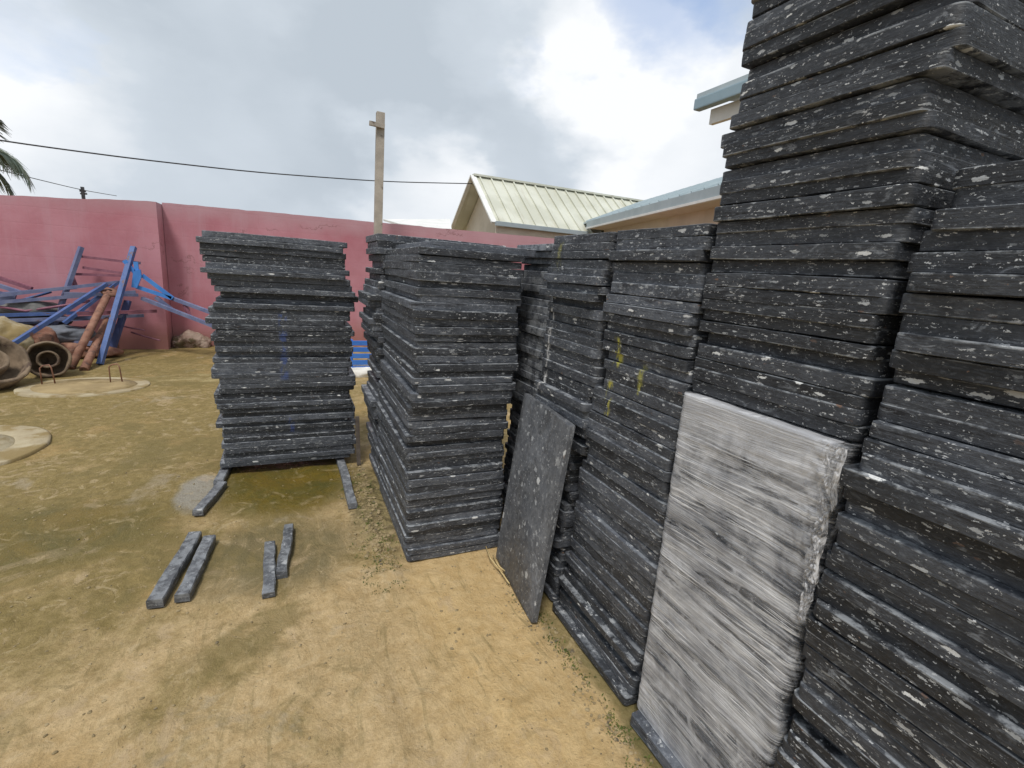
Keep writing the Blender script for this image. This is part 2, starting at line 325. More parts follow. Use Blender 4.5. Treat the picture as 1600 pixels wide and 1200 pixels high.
def make_ground_mat():
    m, t, p = new_mat('sandy mossy yard'); g = t.n('ShaderNodeNewGeometry'); P = g.outputs['Position']
    a = t.noise(P, 1.1, 8.0, 0.62, 0.5); b = t.noise(t.add(P, (5, 9, 2)), 2.7, 8.0, 0.66, 0.6); f = t.noise(P, 17.0, 6.0, 0.7, 0.3); ff = t.noise(P, 90.0, 4.0, 0.7)
    sx = t.n('ShaderNodeSeparateXYZ', ins={0: P}); X, Y = sx.outputs[0], sx.outputs[1]
    sand = t.mix(t.mapr(f, 0.30, 0.70), (0.40, 0.280, 0.135), (0.54, 0.400, 0.220))
    olive = t.mix(t.mapr(f, 0.30, 0.72), (0.175, 0.128, 0.040), (0.29, 0.216, 0.086))
    # the trodden olive film takes over away from the swept sand beside the boards
    far = t.math('ADD', t.mapr(Y, 1.7, 3.9), t.mapr(X, 0.5, -1.3, 0.0, 0.75))
    k = t.math('ADD', t.math('MULTIPLY', far, 0.55), t.math('ADD', t.math('MULTIPLY', t.math('SUBTRACT', a, 0.5), 2.2), t.math('MULTIPLY', t.math('SUBTRACT', b, 0.5), 1.6)))
    c = t.mix(t.mapr(k, 0.10, 0.75), sand, olive)
    c = t.mix(t.mapr(t.math('ADD', b, t.math('MULTIPLY', f, 0.35)), 0.76, 0.90, 0, 0.75), c, (0.145, 0.112, 0.038))     # moss
    c = t.mix(t.mapr(t.math('ADD', t.noise(t.add(P, (1, 4, 8)), 1.9, 8.0, 0.65, 0.8), t.math('MULTIPLY', f, 0.25)), 0.71, 0.83, 0, 0.6), c, (0.36, 0.30, 0.215))  # pale dust
    c = t.mix(t.mapr(t.noise(t.add(P, (8, 3, 1)), 1.6, 7.0, 0.6, 0.6), 0.55, 0.70, 0, 0.5), c, (0.42, 0.275, 0.115))   # orange laterite
    # drag marks in the sand
    tr = t.noise(t.mul(t.vmath('ADD', P, (0, 0, 0)), (11.0, 1.3, 1)), 1.0, 5.0, 0.6, 0.7)
    c = t.mix(t.math('MULTIPLY', t.mapr(tr, 0.55, 0.72, 0, 0.5), t.mapr(Y, 3.2, 1.6)), c, (0.21, 0.165, 0.07))
    # swept sand strip in front of the row, damp algae below the boards
    nb = t.math('MULTIPLY', t.math('SUBTRACT', b, 0.5), 0.9)
    def ell(cx, cy, rx, ry, soft=0.5):
        dx = t.math('DIVIDE', t.math('SUBTRACT', X, cx), rx); dy = t.math('DIVIDE', t.math('SUBTRACT', Y, cy), ry)
        q = t.math('SQRT', t.math('ADD', t.math('MULTIPLY', dx, dx), t.math('MULTIPLY', dy, dy)))
        return t.mapr(t.math('ADD', q, nb), 1.0-soft, 1.0+soft*0.3, 1.0, 0.0)
    sw = ell(0.80, 1.75, 0.34, 1.0)
    c = t.mix(t.math('MULTIPLY', sw, 0.85), c, t.mix(t.mapr(f, 0.3, 0.7), (0.50, 0.335, 0.145), (0.60, 0.43, 0.21)))
    wet = t.math('MAXIMUM', ell(-0.05, 3.72, 0.50, 0.62), t.math('MULTIPLY', ell(-1.35, 3.3, 0.75, 0.45), 0.55))
    c = t.mix(t.math('MULTIPLY', wet, 0.9), c, t.mix(t.mapr(b, 0.35, 0.65), (0.145, 0.105, 0.022), (0.095, 0.082, 0.024)))
    wet2 = ell(-0.12, 2.72, 0.50, 0.42)
    c = t.mix(t.math('MULTIPLY', wet2, 0.55), c, (0.15, 0.125, 0.06))
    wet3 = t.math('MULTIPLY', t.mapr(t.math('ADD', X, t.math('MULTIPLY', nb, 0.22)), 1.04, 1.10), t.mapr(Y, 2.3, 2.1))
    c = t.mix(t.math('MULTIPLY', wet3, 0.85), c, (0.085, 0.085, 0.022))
    wet4 = ell(0.50, 3.15, 0.20, 0.80)
    c = t.mix(t.math('MULTIPLY', wet4, 0.8), c, t.mix(t.mapr(f, 0.42, 0.6), (0.07, 0.065, 0.03), (0.24, 0.20, 0.09)))
    pud = ell(-0.60, 3.66, 0.16, 0.30, 0.25)
    c = t.mix(t.math('MULTIPLY', pud, 0.8), c, (0.33, 0.32, 0.28))
    pl = ell(-1.15, 0.9, 0.45, 0.35); c = t.mix(t.math('MULTIPLY', pl, 0.55), c, (0.45, 0.33, 0.23))
    pl2 = ell(-1.05, 7.3, 0.75, 0.30); c = t.mix(t.math('MULTIPLY', pl2, t.mapr(b, 0.42, 0.6, 0, 0.6)), c, (0.50, 0.42, 0.22))
    c = t.mix(t.mapr(ff, 0.30, 0.62, 0.28, 0), c, (0.15, 0.11, 0.05))
    c = t.mix(t.mapr(ff, 0.62, 0.80, 0, 0.45), c, (0.62, 0.52, 0.36))
    # crisp scuffs, crusts and damp blotches a hand wide
    sc = t.noise(t.add(P, (2, 6, 3)), 7.0, 9.0, 0.70, 1.1); sc2 = t.noise(t.mul(t.add(P, (4, 1, 9)), (9, 4.0, 1)), 1.0, 9.0, 0.72, 1.4); sc3 = t.noise(t.add(P, (6, 2, 7)), 3.4, 9.0, 0.72, 1.5)
    near = t.mapr(Y, 8.5, 5.0, 0.45, 1.0)
    c = t.mix(t.math('MULTIPLY', t.mapr(sc, 0.56, 0.63, 0, 0.34), near), c, (0.21, 0.160, 0.072))
    c = t.mix(t.math('MULTIPLY', t.mapr(sc, 0.43, 0.36, 0, 0.40), near), c, (0.50, 0.395, 0.24))
    c = t.mix(t.math('MULTIPLY', t.mapr(sc2, 0.60, 0.66, 0, 0.36), near), c, (0.24, 0.165, 0.078))
    c = t.mix(t.math('MULTIPLY', t.mapr(sc2, 0.40, 0.34, 0, 0.35), near), c, (0.48, 0.36, 0.21))
    c = t.mix(t.mapr(sc3, 0.57, 0.66, 0, 0.5), c, (0.19, 0.145, 0.062))
    c = t.mix(t.mapr(sc3, 0.43, 0.35, 0, 0.45), c, (0.46, 0.345, 0.215))
    alg = t.noise(t.add(P, (3, 3, 3)), 1.3, 8.0, 0.62, 0.9)
    c = t.mix(t.math('MULTIPLY', t.mapr(t.math('ADD', alg, t.math('MULTIPLY', sc, 0.18)), 0.60, 0.72, 0, 0.7), t.mapr(X, 0.4, -0.2)), c, (0.165, 0.128, 0.046))
    c = t.mix(t.math('MULTIPLY', wet, t.mapr(sc, 0.34, 0.50, 0.35, 0.95)), c, t.mix(t.mapr(b, 0.35, 0.65), (0.165, 0.115, 0.018), (0.085, 0.080, 0.020)))
    c = t.mix(t.math('MULTIPLY', wet2, t.mapr(sc2, 0.36, 0.60, 0, 0.6)), c, (0.125, 0.105, 0.050))
    sx2 = ell(0.78, 1.75, 0.42, 1.1)
    c = t.mix(t.math('MULTIPLY', sx2, t.mapr(sc3, 0.40, 0.58, 0.15, 0.65)), c, t.mix(t.mapr(f, 0.3, 0.7), (0.44, 0.305, 0.140), (0.56, 0.41, 0.215)))
    dg = t.noise(t.mul(t.add(P, t.mul(t.noise(P, 1.2, 3.0, out=1), (0.25, 0.25, 0))), (34.0, 2.0, 1)), 1.0, 6.0, 0.65, 0.5)
    c = t.mix(t.math('MULTIPLY', t.mapr(dg, 0.55, 0.66, 0, 0.55), t.math('MULTIPLY', t.mapr(Y, 3.0, 1.8), t.mapr(sc3, 0.42, 0.56))), c, (0.20, 0.155, 0.066))
    wet = t.math('MULTIPLY', wet, t.mapr(sc, 0.34, 0.5))
    t.set(p, 'Base Color', c)
    t.set(p, 'Roughness', t.mapr(t.math('MAXIMUM', wet, pud), 0, 1, 0.80, 0.22)); p.inputs['Specular IOR Level'].default_value = 0.3
    h = t.math('ADD', t.math('ADD', f, t.math('MULTIPLY', sc, 1.6)), t.math('ADD', t.math('MULTIPLY', ff, 0.5), t.math('MULTIPLY', sc2, 1.4)))
    bump(t, p, h, 0.7, 0.014)
    return m
M_GROUND = make_ground_mat()

def make_film_mat():
    m, t, p = new_mat('stretch film'); tc = t.n('ShaderNodeTexCoord'); v = tc.outputs['Object']
    tilt = t.n('ShaderNodeMapping', ins={0: v}); tilt.inputs['Rotation'].default_value = (R(5), 0, 0)
    warp = t.mul(t.add(t.noise(v, 5.0, 3.0, out=1), (-0.5, -0.5, -0.5)), (0.0, 0.0, 0.014))
    va = t.add(v, warp); vb = t.add(tilt.outputs[0], warp)
    l1 = t.noise(t.mul(va, (1.1, 1.1, 190)), 1.0, 4.0, 0.7)          # taut drawn lines
    l2 = t.noise(t.mul(vb, (1.6, 1.6, 120)), 1.0, 4.0, 0.7)          # second winding, slightly tilted
    l3 = t.noise(t.mul(va, (2.2, 2.2, 320)), 1.0, 2.0, 0.6)
    s2 = t.noise(t.mul(va, (2.2, 2.2, 22)), 1.0, 6.0, 0.64, 0.6)
    milk = t.noise(t.mul(v, (4, 4, 6)), 1.0, 7.0, 0.65, 0.8); pat = t.noise(v, 10.0, 7.0, 0.66, 0.9)
    c = t.mix(t.mapr(milk, 0.34, 0.66), (0.28, 0.29, 0.32), (0.50, 0.51, 0.54))
    c = t.mix(t.mapr(pat, 0.58, 0.70, 0, 0.4), c, (0.38, 0.35, 0.29))
    line = t.math('MAXIMUM', t.mapr(l1, 0.535, 0.585), t.math('MAXIMUM', t.mapr(l2, 0.565, 0.61), t.math('MULTIPLY', t.mapr(l3, 0.56, 0.61), 0.6)))
    lm = t.mapr(t.noise(t.mul(v, (3, 3, 9)), 1.0, 4.0, 0.6), 0.36, 0.60, 0.25, 1.0)
    line = t.math('MULTIPLY', line, lm)
    c = t.mix(t.math('MULTIPLY', line, 0.9), c, (0.87, 0.88, 0.90))
    sz_ = t.n('ShaderNodeSeparateXYZ', ins={0: v})
    top = t.mapr(t.math('ADD', sz_.outputs[2], t.math('MULTIPLY', t.math('SUBTRACT', milk, 0.5), 0.3)), 1.0, 1.16)
    c = t.mix(t.math('MULTIPLY', top, 0.45), c, (0.62, 0.62, 0.64))
    t.set(p, 'Base Color', c); p.inputs['Roughness'].default_value = 0.28; p.inputs['Specular IOR Level'].default_value = 0.55
    # one thin layer lets the boards through; overlaps and drawn lines are milkier; the near edge is torn and frayed
    clear = t.math('MULTIPLY', t.mapr(s2, 0.48, 0.60), t.mapr(pat, 0.34, 0.48))
    al = t.math('SUBTRACT', t.mapr(milk, 0.30, 0.62, 0.62, 0.92), t.math('MULTIPLY', clear, 0.60))
    al = t.math('MAXIMUM', al, t.math('MULTIPLY', line, 0.85)); al = t.math('MAXIMUM', al, t.math('MULTIPLY', top, 0.80))
    fray = t.mapr(t.math('ADD', sz_.outputs[1], t.math('ADD', t.math('MULTIPLY', t.math('SUBTRACT', pat, 0.5), 0.16), t.math('MULTIPLY', t.math('SUBTRACT', l2, 0.5), 0.10))), -0.275, -0.215)
    al = t.math('MULTIPLY', al, t.math('MAXIMUM', fray, t.mapr(pat, 0.52, 0.60, 0, 0.55)))
    t.set(p, 'Alpha', al)
    bump(t, p, t.math('ADD', l1, t.math('ADD', t.math('MULTIPLY', l2, 0.6), t.math('MULTIPLY', pat, 1.2))), 0.55, 0.006)
    return m
M_FILM = make_film_mat()
def make_strand_mat():
    m, t, p = new_mat('gathered film'); v = t.n('ShaderNodeTexCoord').outputs['Object']
    n_ = t.noise(t.mul(v, (40, 40, 14)), 1.0, 6.0, 0.7, 0.8)
    t.set(p, 'Base Color', t.mix(t.mapr(n_, 0.35, 0.65), (0.45, 0.45, 0.47), (0.78, 0.78, 0.80))); p.inputs['Roughness'].default_value = 0.25
    t.set(p, 'Alpha', t.mapr(n_, 0.38, 0.58, 0.10, 0.80)); return m
M_STRAND = make_strand_mat()

# ------------------------------------------------------------------ ground: one sheet, finer near the camera
def gheight(x, y):
    d = math.hypot(x, y-2)
    k = 1.0 if d < 9 else max(0.0, 1-(d-9)/6)
    v = Vector((x, y, 0))
    h = noise.noise(v*0.9)*0.012 + noise.noise(v*3.1)*0.007
    h += abs(noise.noise(v*9.0))*0.006*(1.0 if y < 4.5 else 0.4)
    # ruts dragged beside the row
    rut = math.sin((x*1.0 + noise.noise(v*0.8)*0.10 + (y-1.5)*0.12)*26)
    amt = max(0, 1-abs(x-0.35)/0.6)*max(0, min(1, (3.0-y)/1.2))
    h += rut*0.009*amt*(0.5+abs(noise.noise(v*2.5)))
    h += (0.010*max(0, noise.noise(v*5.5+Vector((3, 1, 0)))-0.12) - 0.016*max(0, noise.noise(v*4.2+Vector((8, 5, 0)))-0.28))*(1 if y < 5 else 0.3)
    for (tx, ty, tn, ta) in ((-0.02, 1.42, 7, 0.9), (0.14, 1.86, 6, 0.35), (-0.42, 1.75, 5, 0.6), (0.36, 1.2, 7, 1.0)):
        c_, s_ = math.cos(ta), math.sin(ta); u = (x-tx)*c_+(y-ty)*s_; q = -(x-tx)*s_+(y-ty)*c_
        if abs(q) < 0.035 and 0 < u < tn*0.05: h -= 0.008*max(0, math.sin(u/0.05*2*math.pi))*(1-(q/0.035)**4)*(0.6+noise.noise(v*20))
    # loose soil thrown against the second stack and the row's foot
    h += 0.030*math.exp(-((x-0.47)/0.07)**2)*(1 if 2.3 < y < 3.8 else 0)*(0.5+noise.noise(v*14))
    return (h-0.012)*k
def build_ground():
    xs = np.concatenate([[-400, -150, -60, -30, -18, -12, -9, -7, -6], np.arange(-5.2, -2.0, 0.08), np.arange(-2.0, 1.4, 0.018), np.arange(1.4, 3, 0.2), [3.5, 5, 8, 12, 20, 40, 150, 400]])
    ys = np.concatenate([[-400, -100, -30, -10, -4, -2, -1, -0.4, 0, 0.3], np.arange(0.5, 3.2, 0.018), np.arange(3.2, 6, 0.035), np.arange(6, 11, 0.1), [11.5, 13, 16, 20, 30, 60, 150, 400, 900]])
    nx, ny = len(xs), len(ys)
    co = np.zeros((ny, nx, 3)); co[:, :, 0] = xs[None, :]; co[:, :, 1] = ys[:, None]
    for j, y in enumerate(ys):
        for i, x in enumerate(xs): co[j, i, 2] = gheight(float(x), float(y))
    idx = np.arange(nx*ny).reshape(ny, nx)
    f = np.stack([idx[:-1, :-1], idx[:-1, 1:], idx[1:, 1:], idx[1:, :-1]], -1).reshape(-1, 4)
    me = bpy.data.meshes.new('ground'); me.from_pydata(co.reshape(-1, 3).tolist(), [], f.tolist()); me.shade_smooth()
    o = link('ground', me, M_GROUND); o['kind'] = 'structure'
build_ground()

# ------------------------------------------------------------------ boards
def board_mesh(L, Wd, T, seed, r=0.030):
    """a moulded sheet: rounded corners in plan, eased rims, slightly uneven edges"""
    rng = random.Random(seed); hl, hw = L/2, Wd/2; pts = []
    nl, nw, nc = 16, 10, 5
    def arc(cx, cy, a0):
        for k in range(nc+1):
            a = a0+k*math.pi/2/nc; pts.append((cx+r*math.cos(a), cy+r*math.sin(a), math.cos(a), math.sin(a)))
    def line(x0, y0, x1, y1, nx, ny, n):
        for k in range(1, n): pts.append((x0+(x1-x0)*k/n, y0+(y1-y0)*k/n, nx, ny))
    arc(hl-r, hw-r, 0); line(hl-r, hw, -hl+r, hw, 0, 1, nl)
    arc(-hl+r, hw-r, math.pi/2); line(-hl, hw-r, -hl, -hw+r, -1, 0, nw)
    arc(-hl+r, -hw+r, math.pi); line(-hl+r, -hw, hl-r, -hw, 0, -1, nl)
    arc(hl-r, -hw+r, 1.5*math.pi); line(hl, -hw+r, hl, hw-r, 1, 0, nw)
    n = len(pts); e = 0.0024
    bx, by = rng.uniform(-1, 1)*0.0035, rng.uniform(-1, 1)*0.003
    rings = [(-T/2, -e*1.3), (-T/2+e, 0), (-T*0.05, 0.0005), (T/2-e, 0), (T/2, -e*1.3)]
    vs = []
    for q, (z, o) in enumerate(rings):
        for (x, y, ax, ay) in pts:
            s = Vector((x*7+seed*3.7, y*7, z*22+seed))
            k = o + noise.noise(s)*0.0018 + noise.noise(s*5)*0.0009
            zz = z + bx*(x/hl)**2 + by*(y/hw)**2 + (noise.noise(s*0.8+Vector((9, 9, 9)))*0.0022 if q in (0, 1, 3, 4) else 0)
            vs.append((x+ax*k, y+ay*k, zz))
    fs = [list(range(n))[::-1], [4*n+i for i in range(n)]]
    for q in range(4):
        for i in range(n): fs.append([q*n+i, q*n+(i+1) % n, (q+1)*n+(i+1) % n, (q+1)*n+i])
    me = bpy.data.meshes.new('plastic_board'); me.from_pydata(vs, [], fs); me.shade_smooth(); me.set_sharp_from_angle(angle=R(38)); me.materials.append(M_BOARD)
    return me
LB, WB, TB = 0.95, 0.52, 0.048
VARIANTS = [board_mesh(LB, WB, TB, 100+i, 0.014+0.004*(i % 4)) for i in range(18)]
ORD = ['topmost', 'second', 'third', 'fourth', 'fifth', 'sixth', 'seventh', 'eighth', 'ninth', 'tenth', 'eleventh', 'twelfth', 'thirteenth', 'fourteenth', 'fifteenth', 'sixteenth', 'seventeenth', 'eighteenth', 'nineteenth', 'twentieth', 'twenty-first', 'twenty-second', 'twenty-third', 'twenty-fourth', 'twenty-fifth', 'twenty-sixth', 'twenty-seventh', 'twenty-eighth']
def stack(place, group, x0, x1, yc, wy, z0, z1, seed, along='X', offs=None, jit=0.006, end_jit=0.012, push=None, tmean=0.038, short=None, tidy=1.0, mat=None):
    """boards piled from z0 to z1; along = direction of the long side; offs(z) -> (dx, dy); push(i, z) -> extra dx/dy or None"""
    rng = random.Random(seed); z = z0; recs = []; jump = [0, 0]; left = 6; i = 0
    while z < z1-0.02:
        t = rng.choice([0.033, 0.036, 0.038, 0.040, 0.043])*tmean/0.038
        if left == 0: jump = [rng.gauss(0, 0.013)*tidy, rng.gauss(0, 0.010)*tidy]; left = rng.randint(2, 8)
        left -= 1
        dx, dy = offs(z) if offs else (0, 0)
        wscale = 1.0
        if short:
            ww, cy = short(z); wscale = ww/wy; ycc = cy
        else: ycc = yc
        ex = ey = 0; state = ''
        u = rng.random()*(1.0 if tidy > 0.7 else 0.75)
        inx = 1 if along == 'X' else 0
        if u < 0.11: ex, state = rng.uniform(0.010, 0.030)*max(tidy, 0.5), 'recessed' if tidy > 0.7 else ''
        elif u < 0.16: ex, state = -rng.uniform(0.010, 0.020)*tidy, 'jutting' if tidy > 0.7 else ''
        if push:
            q = push(i, z)
            if q: ex, ey, state = q
        px, py = (x0+x1)/2+dx+jump[0]*0.7+rng.gauss(0, jit*0.8 if along == 'Y' else max(jit, 0.0048))+ex, ycc+dy+jump[1]*0.6+rng.gauss(0, jit)+ey
        if along == 'X': px += rng.gauss(0, end_jit)*0.3; py += rng.gauss(0, end_jit)*0.2
        me = VARIANTS[rng.randrange(len(VARIANTS))]
        o = bpy.data.objects.new('plastic_board', me); COL.objects.link(o)
        o.location = (px, py, z+t/2)
        flip = rng.choice([0, math.pi]); rz = rng.gauss(0, R(0.45)) + flip
        tx = rng.gauss(0, R(0.06)); ty = rng.gauss(0, R(0.05))
        if along == 'X':
            o.rotation_euler = (tx, ty, rz); o.scale = ((x1-x0)/LB*(1+rng.gauss(0, 0.004)), wy*wscale/WB*(1+rng.gauss(0, 0.008)), t*0.994/TB)
        else:
            o.rotation_euler = (tx, ty, rz+math.pi/2); o.scale = (wy*wscale/LB*(1+rng.gauss(0, 0.004)), (x1-x0)/WB*(1+rng.gauss(0, 0.008)), t*0.994/TB)
        if mat: o.material_slots[0].link = 'OBJECT'; o.material_slots[0].material = mat
        recs.append((o, state)); z += t + (rng.random() < 0.10)*0.003; i += 1
    n = len(recs)
    for k, (o, state) in enumerate(recs):
        top = n-1-k
        adj = {'recessed': 'recessed ', 'jutting': 'jutting ', 'gap': 'recessed '}.get(state, '')
        if top <= k: s = f'{adj}black board, {ORD[top]} from the top of {place}' if top else f'{adj}black board, topmost of {place}'
        else: s = f'{adj}black board, {ORD[k]} from the bottom of {place}' if k else f'{adj}black board, lowest of {place}'
        tag(o, s, 'plastic board', group)
    return z

G = 'black recycled plastic boards stacked in the yard'
# 1: free-standing stack on strips, long side to the camera
def o1(z):
    if z < 1.22: return (0.012*math.sin(z*5), 0.0)
    if z < 1.34: return (0.022, -0.012)
    return (0.018-0.060*min(1, (z-1.34)/0.25) + 0.02*math.sin(z*30), 0.0)
def p1(i, z):
    if 1.255 < z < 1.30: return (0.035, 0.055, 'gap')
    if z > 1.735: return (0.02, -0.01, '')
    if 1.44 < z < 1.62 and i % 3 == 0: return (-0.025, 0.0, 'jutting')
stack('the separate stack beside the blue steel frames', G, -0.492, 0.432, 4.165, 0.53, 0.052, 1.755, 11, 'X', o1, 0.005, 0.05, p1)
# 2: stack left of the leaning sheet, short side to the camera
def o2(z): return (0.018*(z/1.7), 0.012*math.sin(z*4))
def p2(i, z):
    if z > 1.69: return (0.07, 0.02, 'recessed')
    if 1.64 < z < 1.69: return (0.0, -0.012, 'jutting')
    return None
stack('the stack left of the leaning sheet', G, 0.545, 1.11, 2.875, 0.96, 0.0, 1.73, 23, 'Y', o2, 0.008, 0.02, p2)
# 2b: behind it, crosswise, ragged ends
stack('the ragged-ended stack by the timber post', G, 0.545, 1.465, 3.618, 0.52, 0.0, 1.79, 37, 'X', lambda z: (0.018*math.sin(z*9) - 0.03*(z > 1.3), 0), 0.017, 0.04, tmean=0.042)
# 3a, 3b, 3c: the row along the right
def mass_stack(x0, x1, yc, wy, z1, seed):       # farthest stack of the row, past the three hundred boards built singly
    rng = random.Random(seed); bm = bmesh.new(); z = 0.0; jx = jy = 0.0
    while z < z1:
        t = rng.uniform(0.034, 0.043)
        if rng.random() < 0.25: jx, jy = rng.gauss(0, 0.016), rng.gauss(0, 0.010)
        m = Matrix.Translation(((x0+x1)/2+jx+rng.gauss(0, 0.006), yc+jy+rng.gauss(0, 0.005), z+t/2)) @ Matrix.Rotation(rng.gauss(0, R(0.6)), 4, 'Z') @ Matrix.Diagonal(((x1-x0)/LB, wy/WB, t*0.994/TB, 1))
        n0 = len(bm.verts); bm.from_mesh(VARIANTS[rng.randrange(len(VARIANTS))]); bm.verts.ensure_lookup_table()
        bmesh.ops.transform(bm, matrix=m, verts=bm.verts[n0:]); z += t
    me = bpy.data.meshes.new('plastic_boards'); bm.to_mesh(me); bm.free(); me.materials.append(M_BOARD); me.set_sharp_from_angle(angle=R(38))
    tag(link('plastic_boards', me, None), 'narrow shaded slice of stacked black boards behind the leaning sheet', 'plastic boards', G, 'stuff')
mass_stack(1.29, 2.24, 2.56, 0.52, 1.74, 41)
stack('the stack that the leaning sheet rests on', G, 1.17, 2.12, 1.95, 0.49, 0.0, 1.775, 53, 'X', None, 0.004, 0.02,
      lambda i, z: (0.03, 0.0, 'recessed') if 1.44 < z < 1.50 else ((-0.02, 0.02, 'jutting') if 1.50 < z < 1.53 else None),
      short=lambda z: (0.49, 1.945) if z > 0.8 else (0.49, 2.075))
stack('the stack left of the film-wrapped bundle', G, 1.17, 2.12, 1.43, 0.485, 0.0, 1.79, 67, 'X', lambda z: (0.008*math.sin(z*6) - 0.012*(z < 0.15), 0), 0.004, 0.012,
      lambda i, z: (0.024, 0, 'recessed') if 1.57 < z < 1.66 else None,
      short=lambda z: (0.485, 1.425) if z > 1.15 else ((0.53, 1.45) if z > 0.8 else ((0.565, 1.475) if z > 0.3 else (0.60, 1.50))))
# 4: tall stack standing on the wrapped bundle
def o4(z): return (-0.006 if z > 1.74 else 0.008, -0.012 if z > 2.02 else (-0.002 if z > 1.74 else 0.004))
def p4(i, z):
    if 1.41 < z < 1.46: return (0.034, 0.0, 'gap')
    if 1.70 < z < 1.74: return (0.016, 0.0, 'recessed')
    if 1.90 < z < 1.94: return (0.014, 0.012, 'recessed')
    if 1.98 < z < 2.02: return (0.004, 0.028, 'recessed')
stack('the tall stack on the film-wrapped bundle', G, 1.17, 2.12, 0.905, 0.525, 1.270, 2.62, 71, 'X', o4, 0.0025, 0.008, p4, tmean=0.038, tidy=0.25, mat=M_BLACK)
# 5: nearest stack at the right edge of the yard
def p5(i, z):
    if 1.77 < z < 1.83: return (0.045, 0.0, 'gap')
    if z > 1.83: return (-0.022, 0.012, 'jutting')
    if 1.10 < z < 1.14 or 1.40 < z < 1.44 or 0.5 < z < 0.54: return (0.026, 0.0, 'recessed')
    if 1.58 < z < 1.62 or 1.26 < z < 1.30: return (-0.014, 0.0, 'jutting')
stack('the stack right of the film-wrapped bundle', G, 1.165, 2.11, 0.352, 0.53, 0.0, 1.875, 83, 'X', lambda z: (-0.030 if z < 1.25 else 0.0, -0.006 if z > 1.2 else 0.010), 0.004, 0.012, p5, tmean=0.039, tidy=0.55, mat=M_BLACK)

# single leaning sheet
def lean_board():
    bl, br = Vector((1.065, 2.285, 0.0)), Vector((1.02, 1.752, 0.0))
    tl = Vector((1.140, 2.035, 0.955))
    # frame of the sheet from its foot edge and the top left corner
    u = (br-bl).normalized(); v = (tl-bl); v = (v-u*v.dot(u)).normalized(); n = u.cross(v)
    me = board_mesh(0.985, 0.572, 0.030, 777, 0.012)
    me.materials.clear(); me.materials.append(M_SHEET); o = link('leaning_board', me, None)
    c = bl + u*0.284 + v*0.490 + Vector((-0.012, 0.012, 0.0))
    sk = Matrix((v, u, n)).transposed().to_4x4()
    o.matrix_world = Matrix.Translation(c) @ sk
    tag(o, 'single flat speckled grey-black sheet leaning against the row of board stacks', 'plastic sheet')
lean_board()

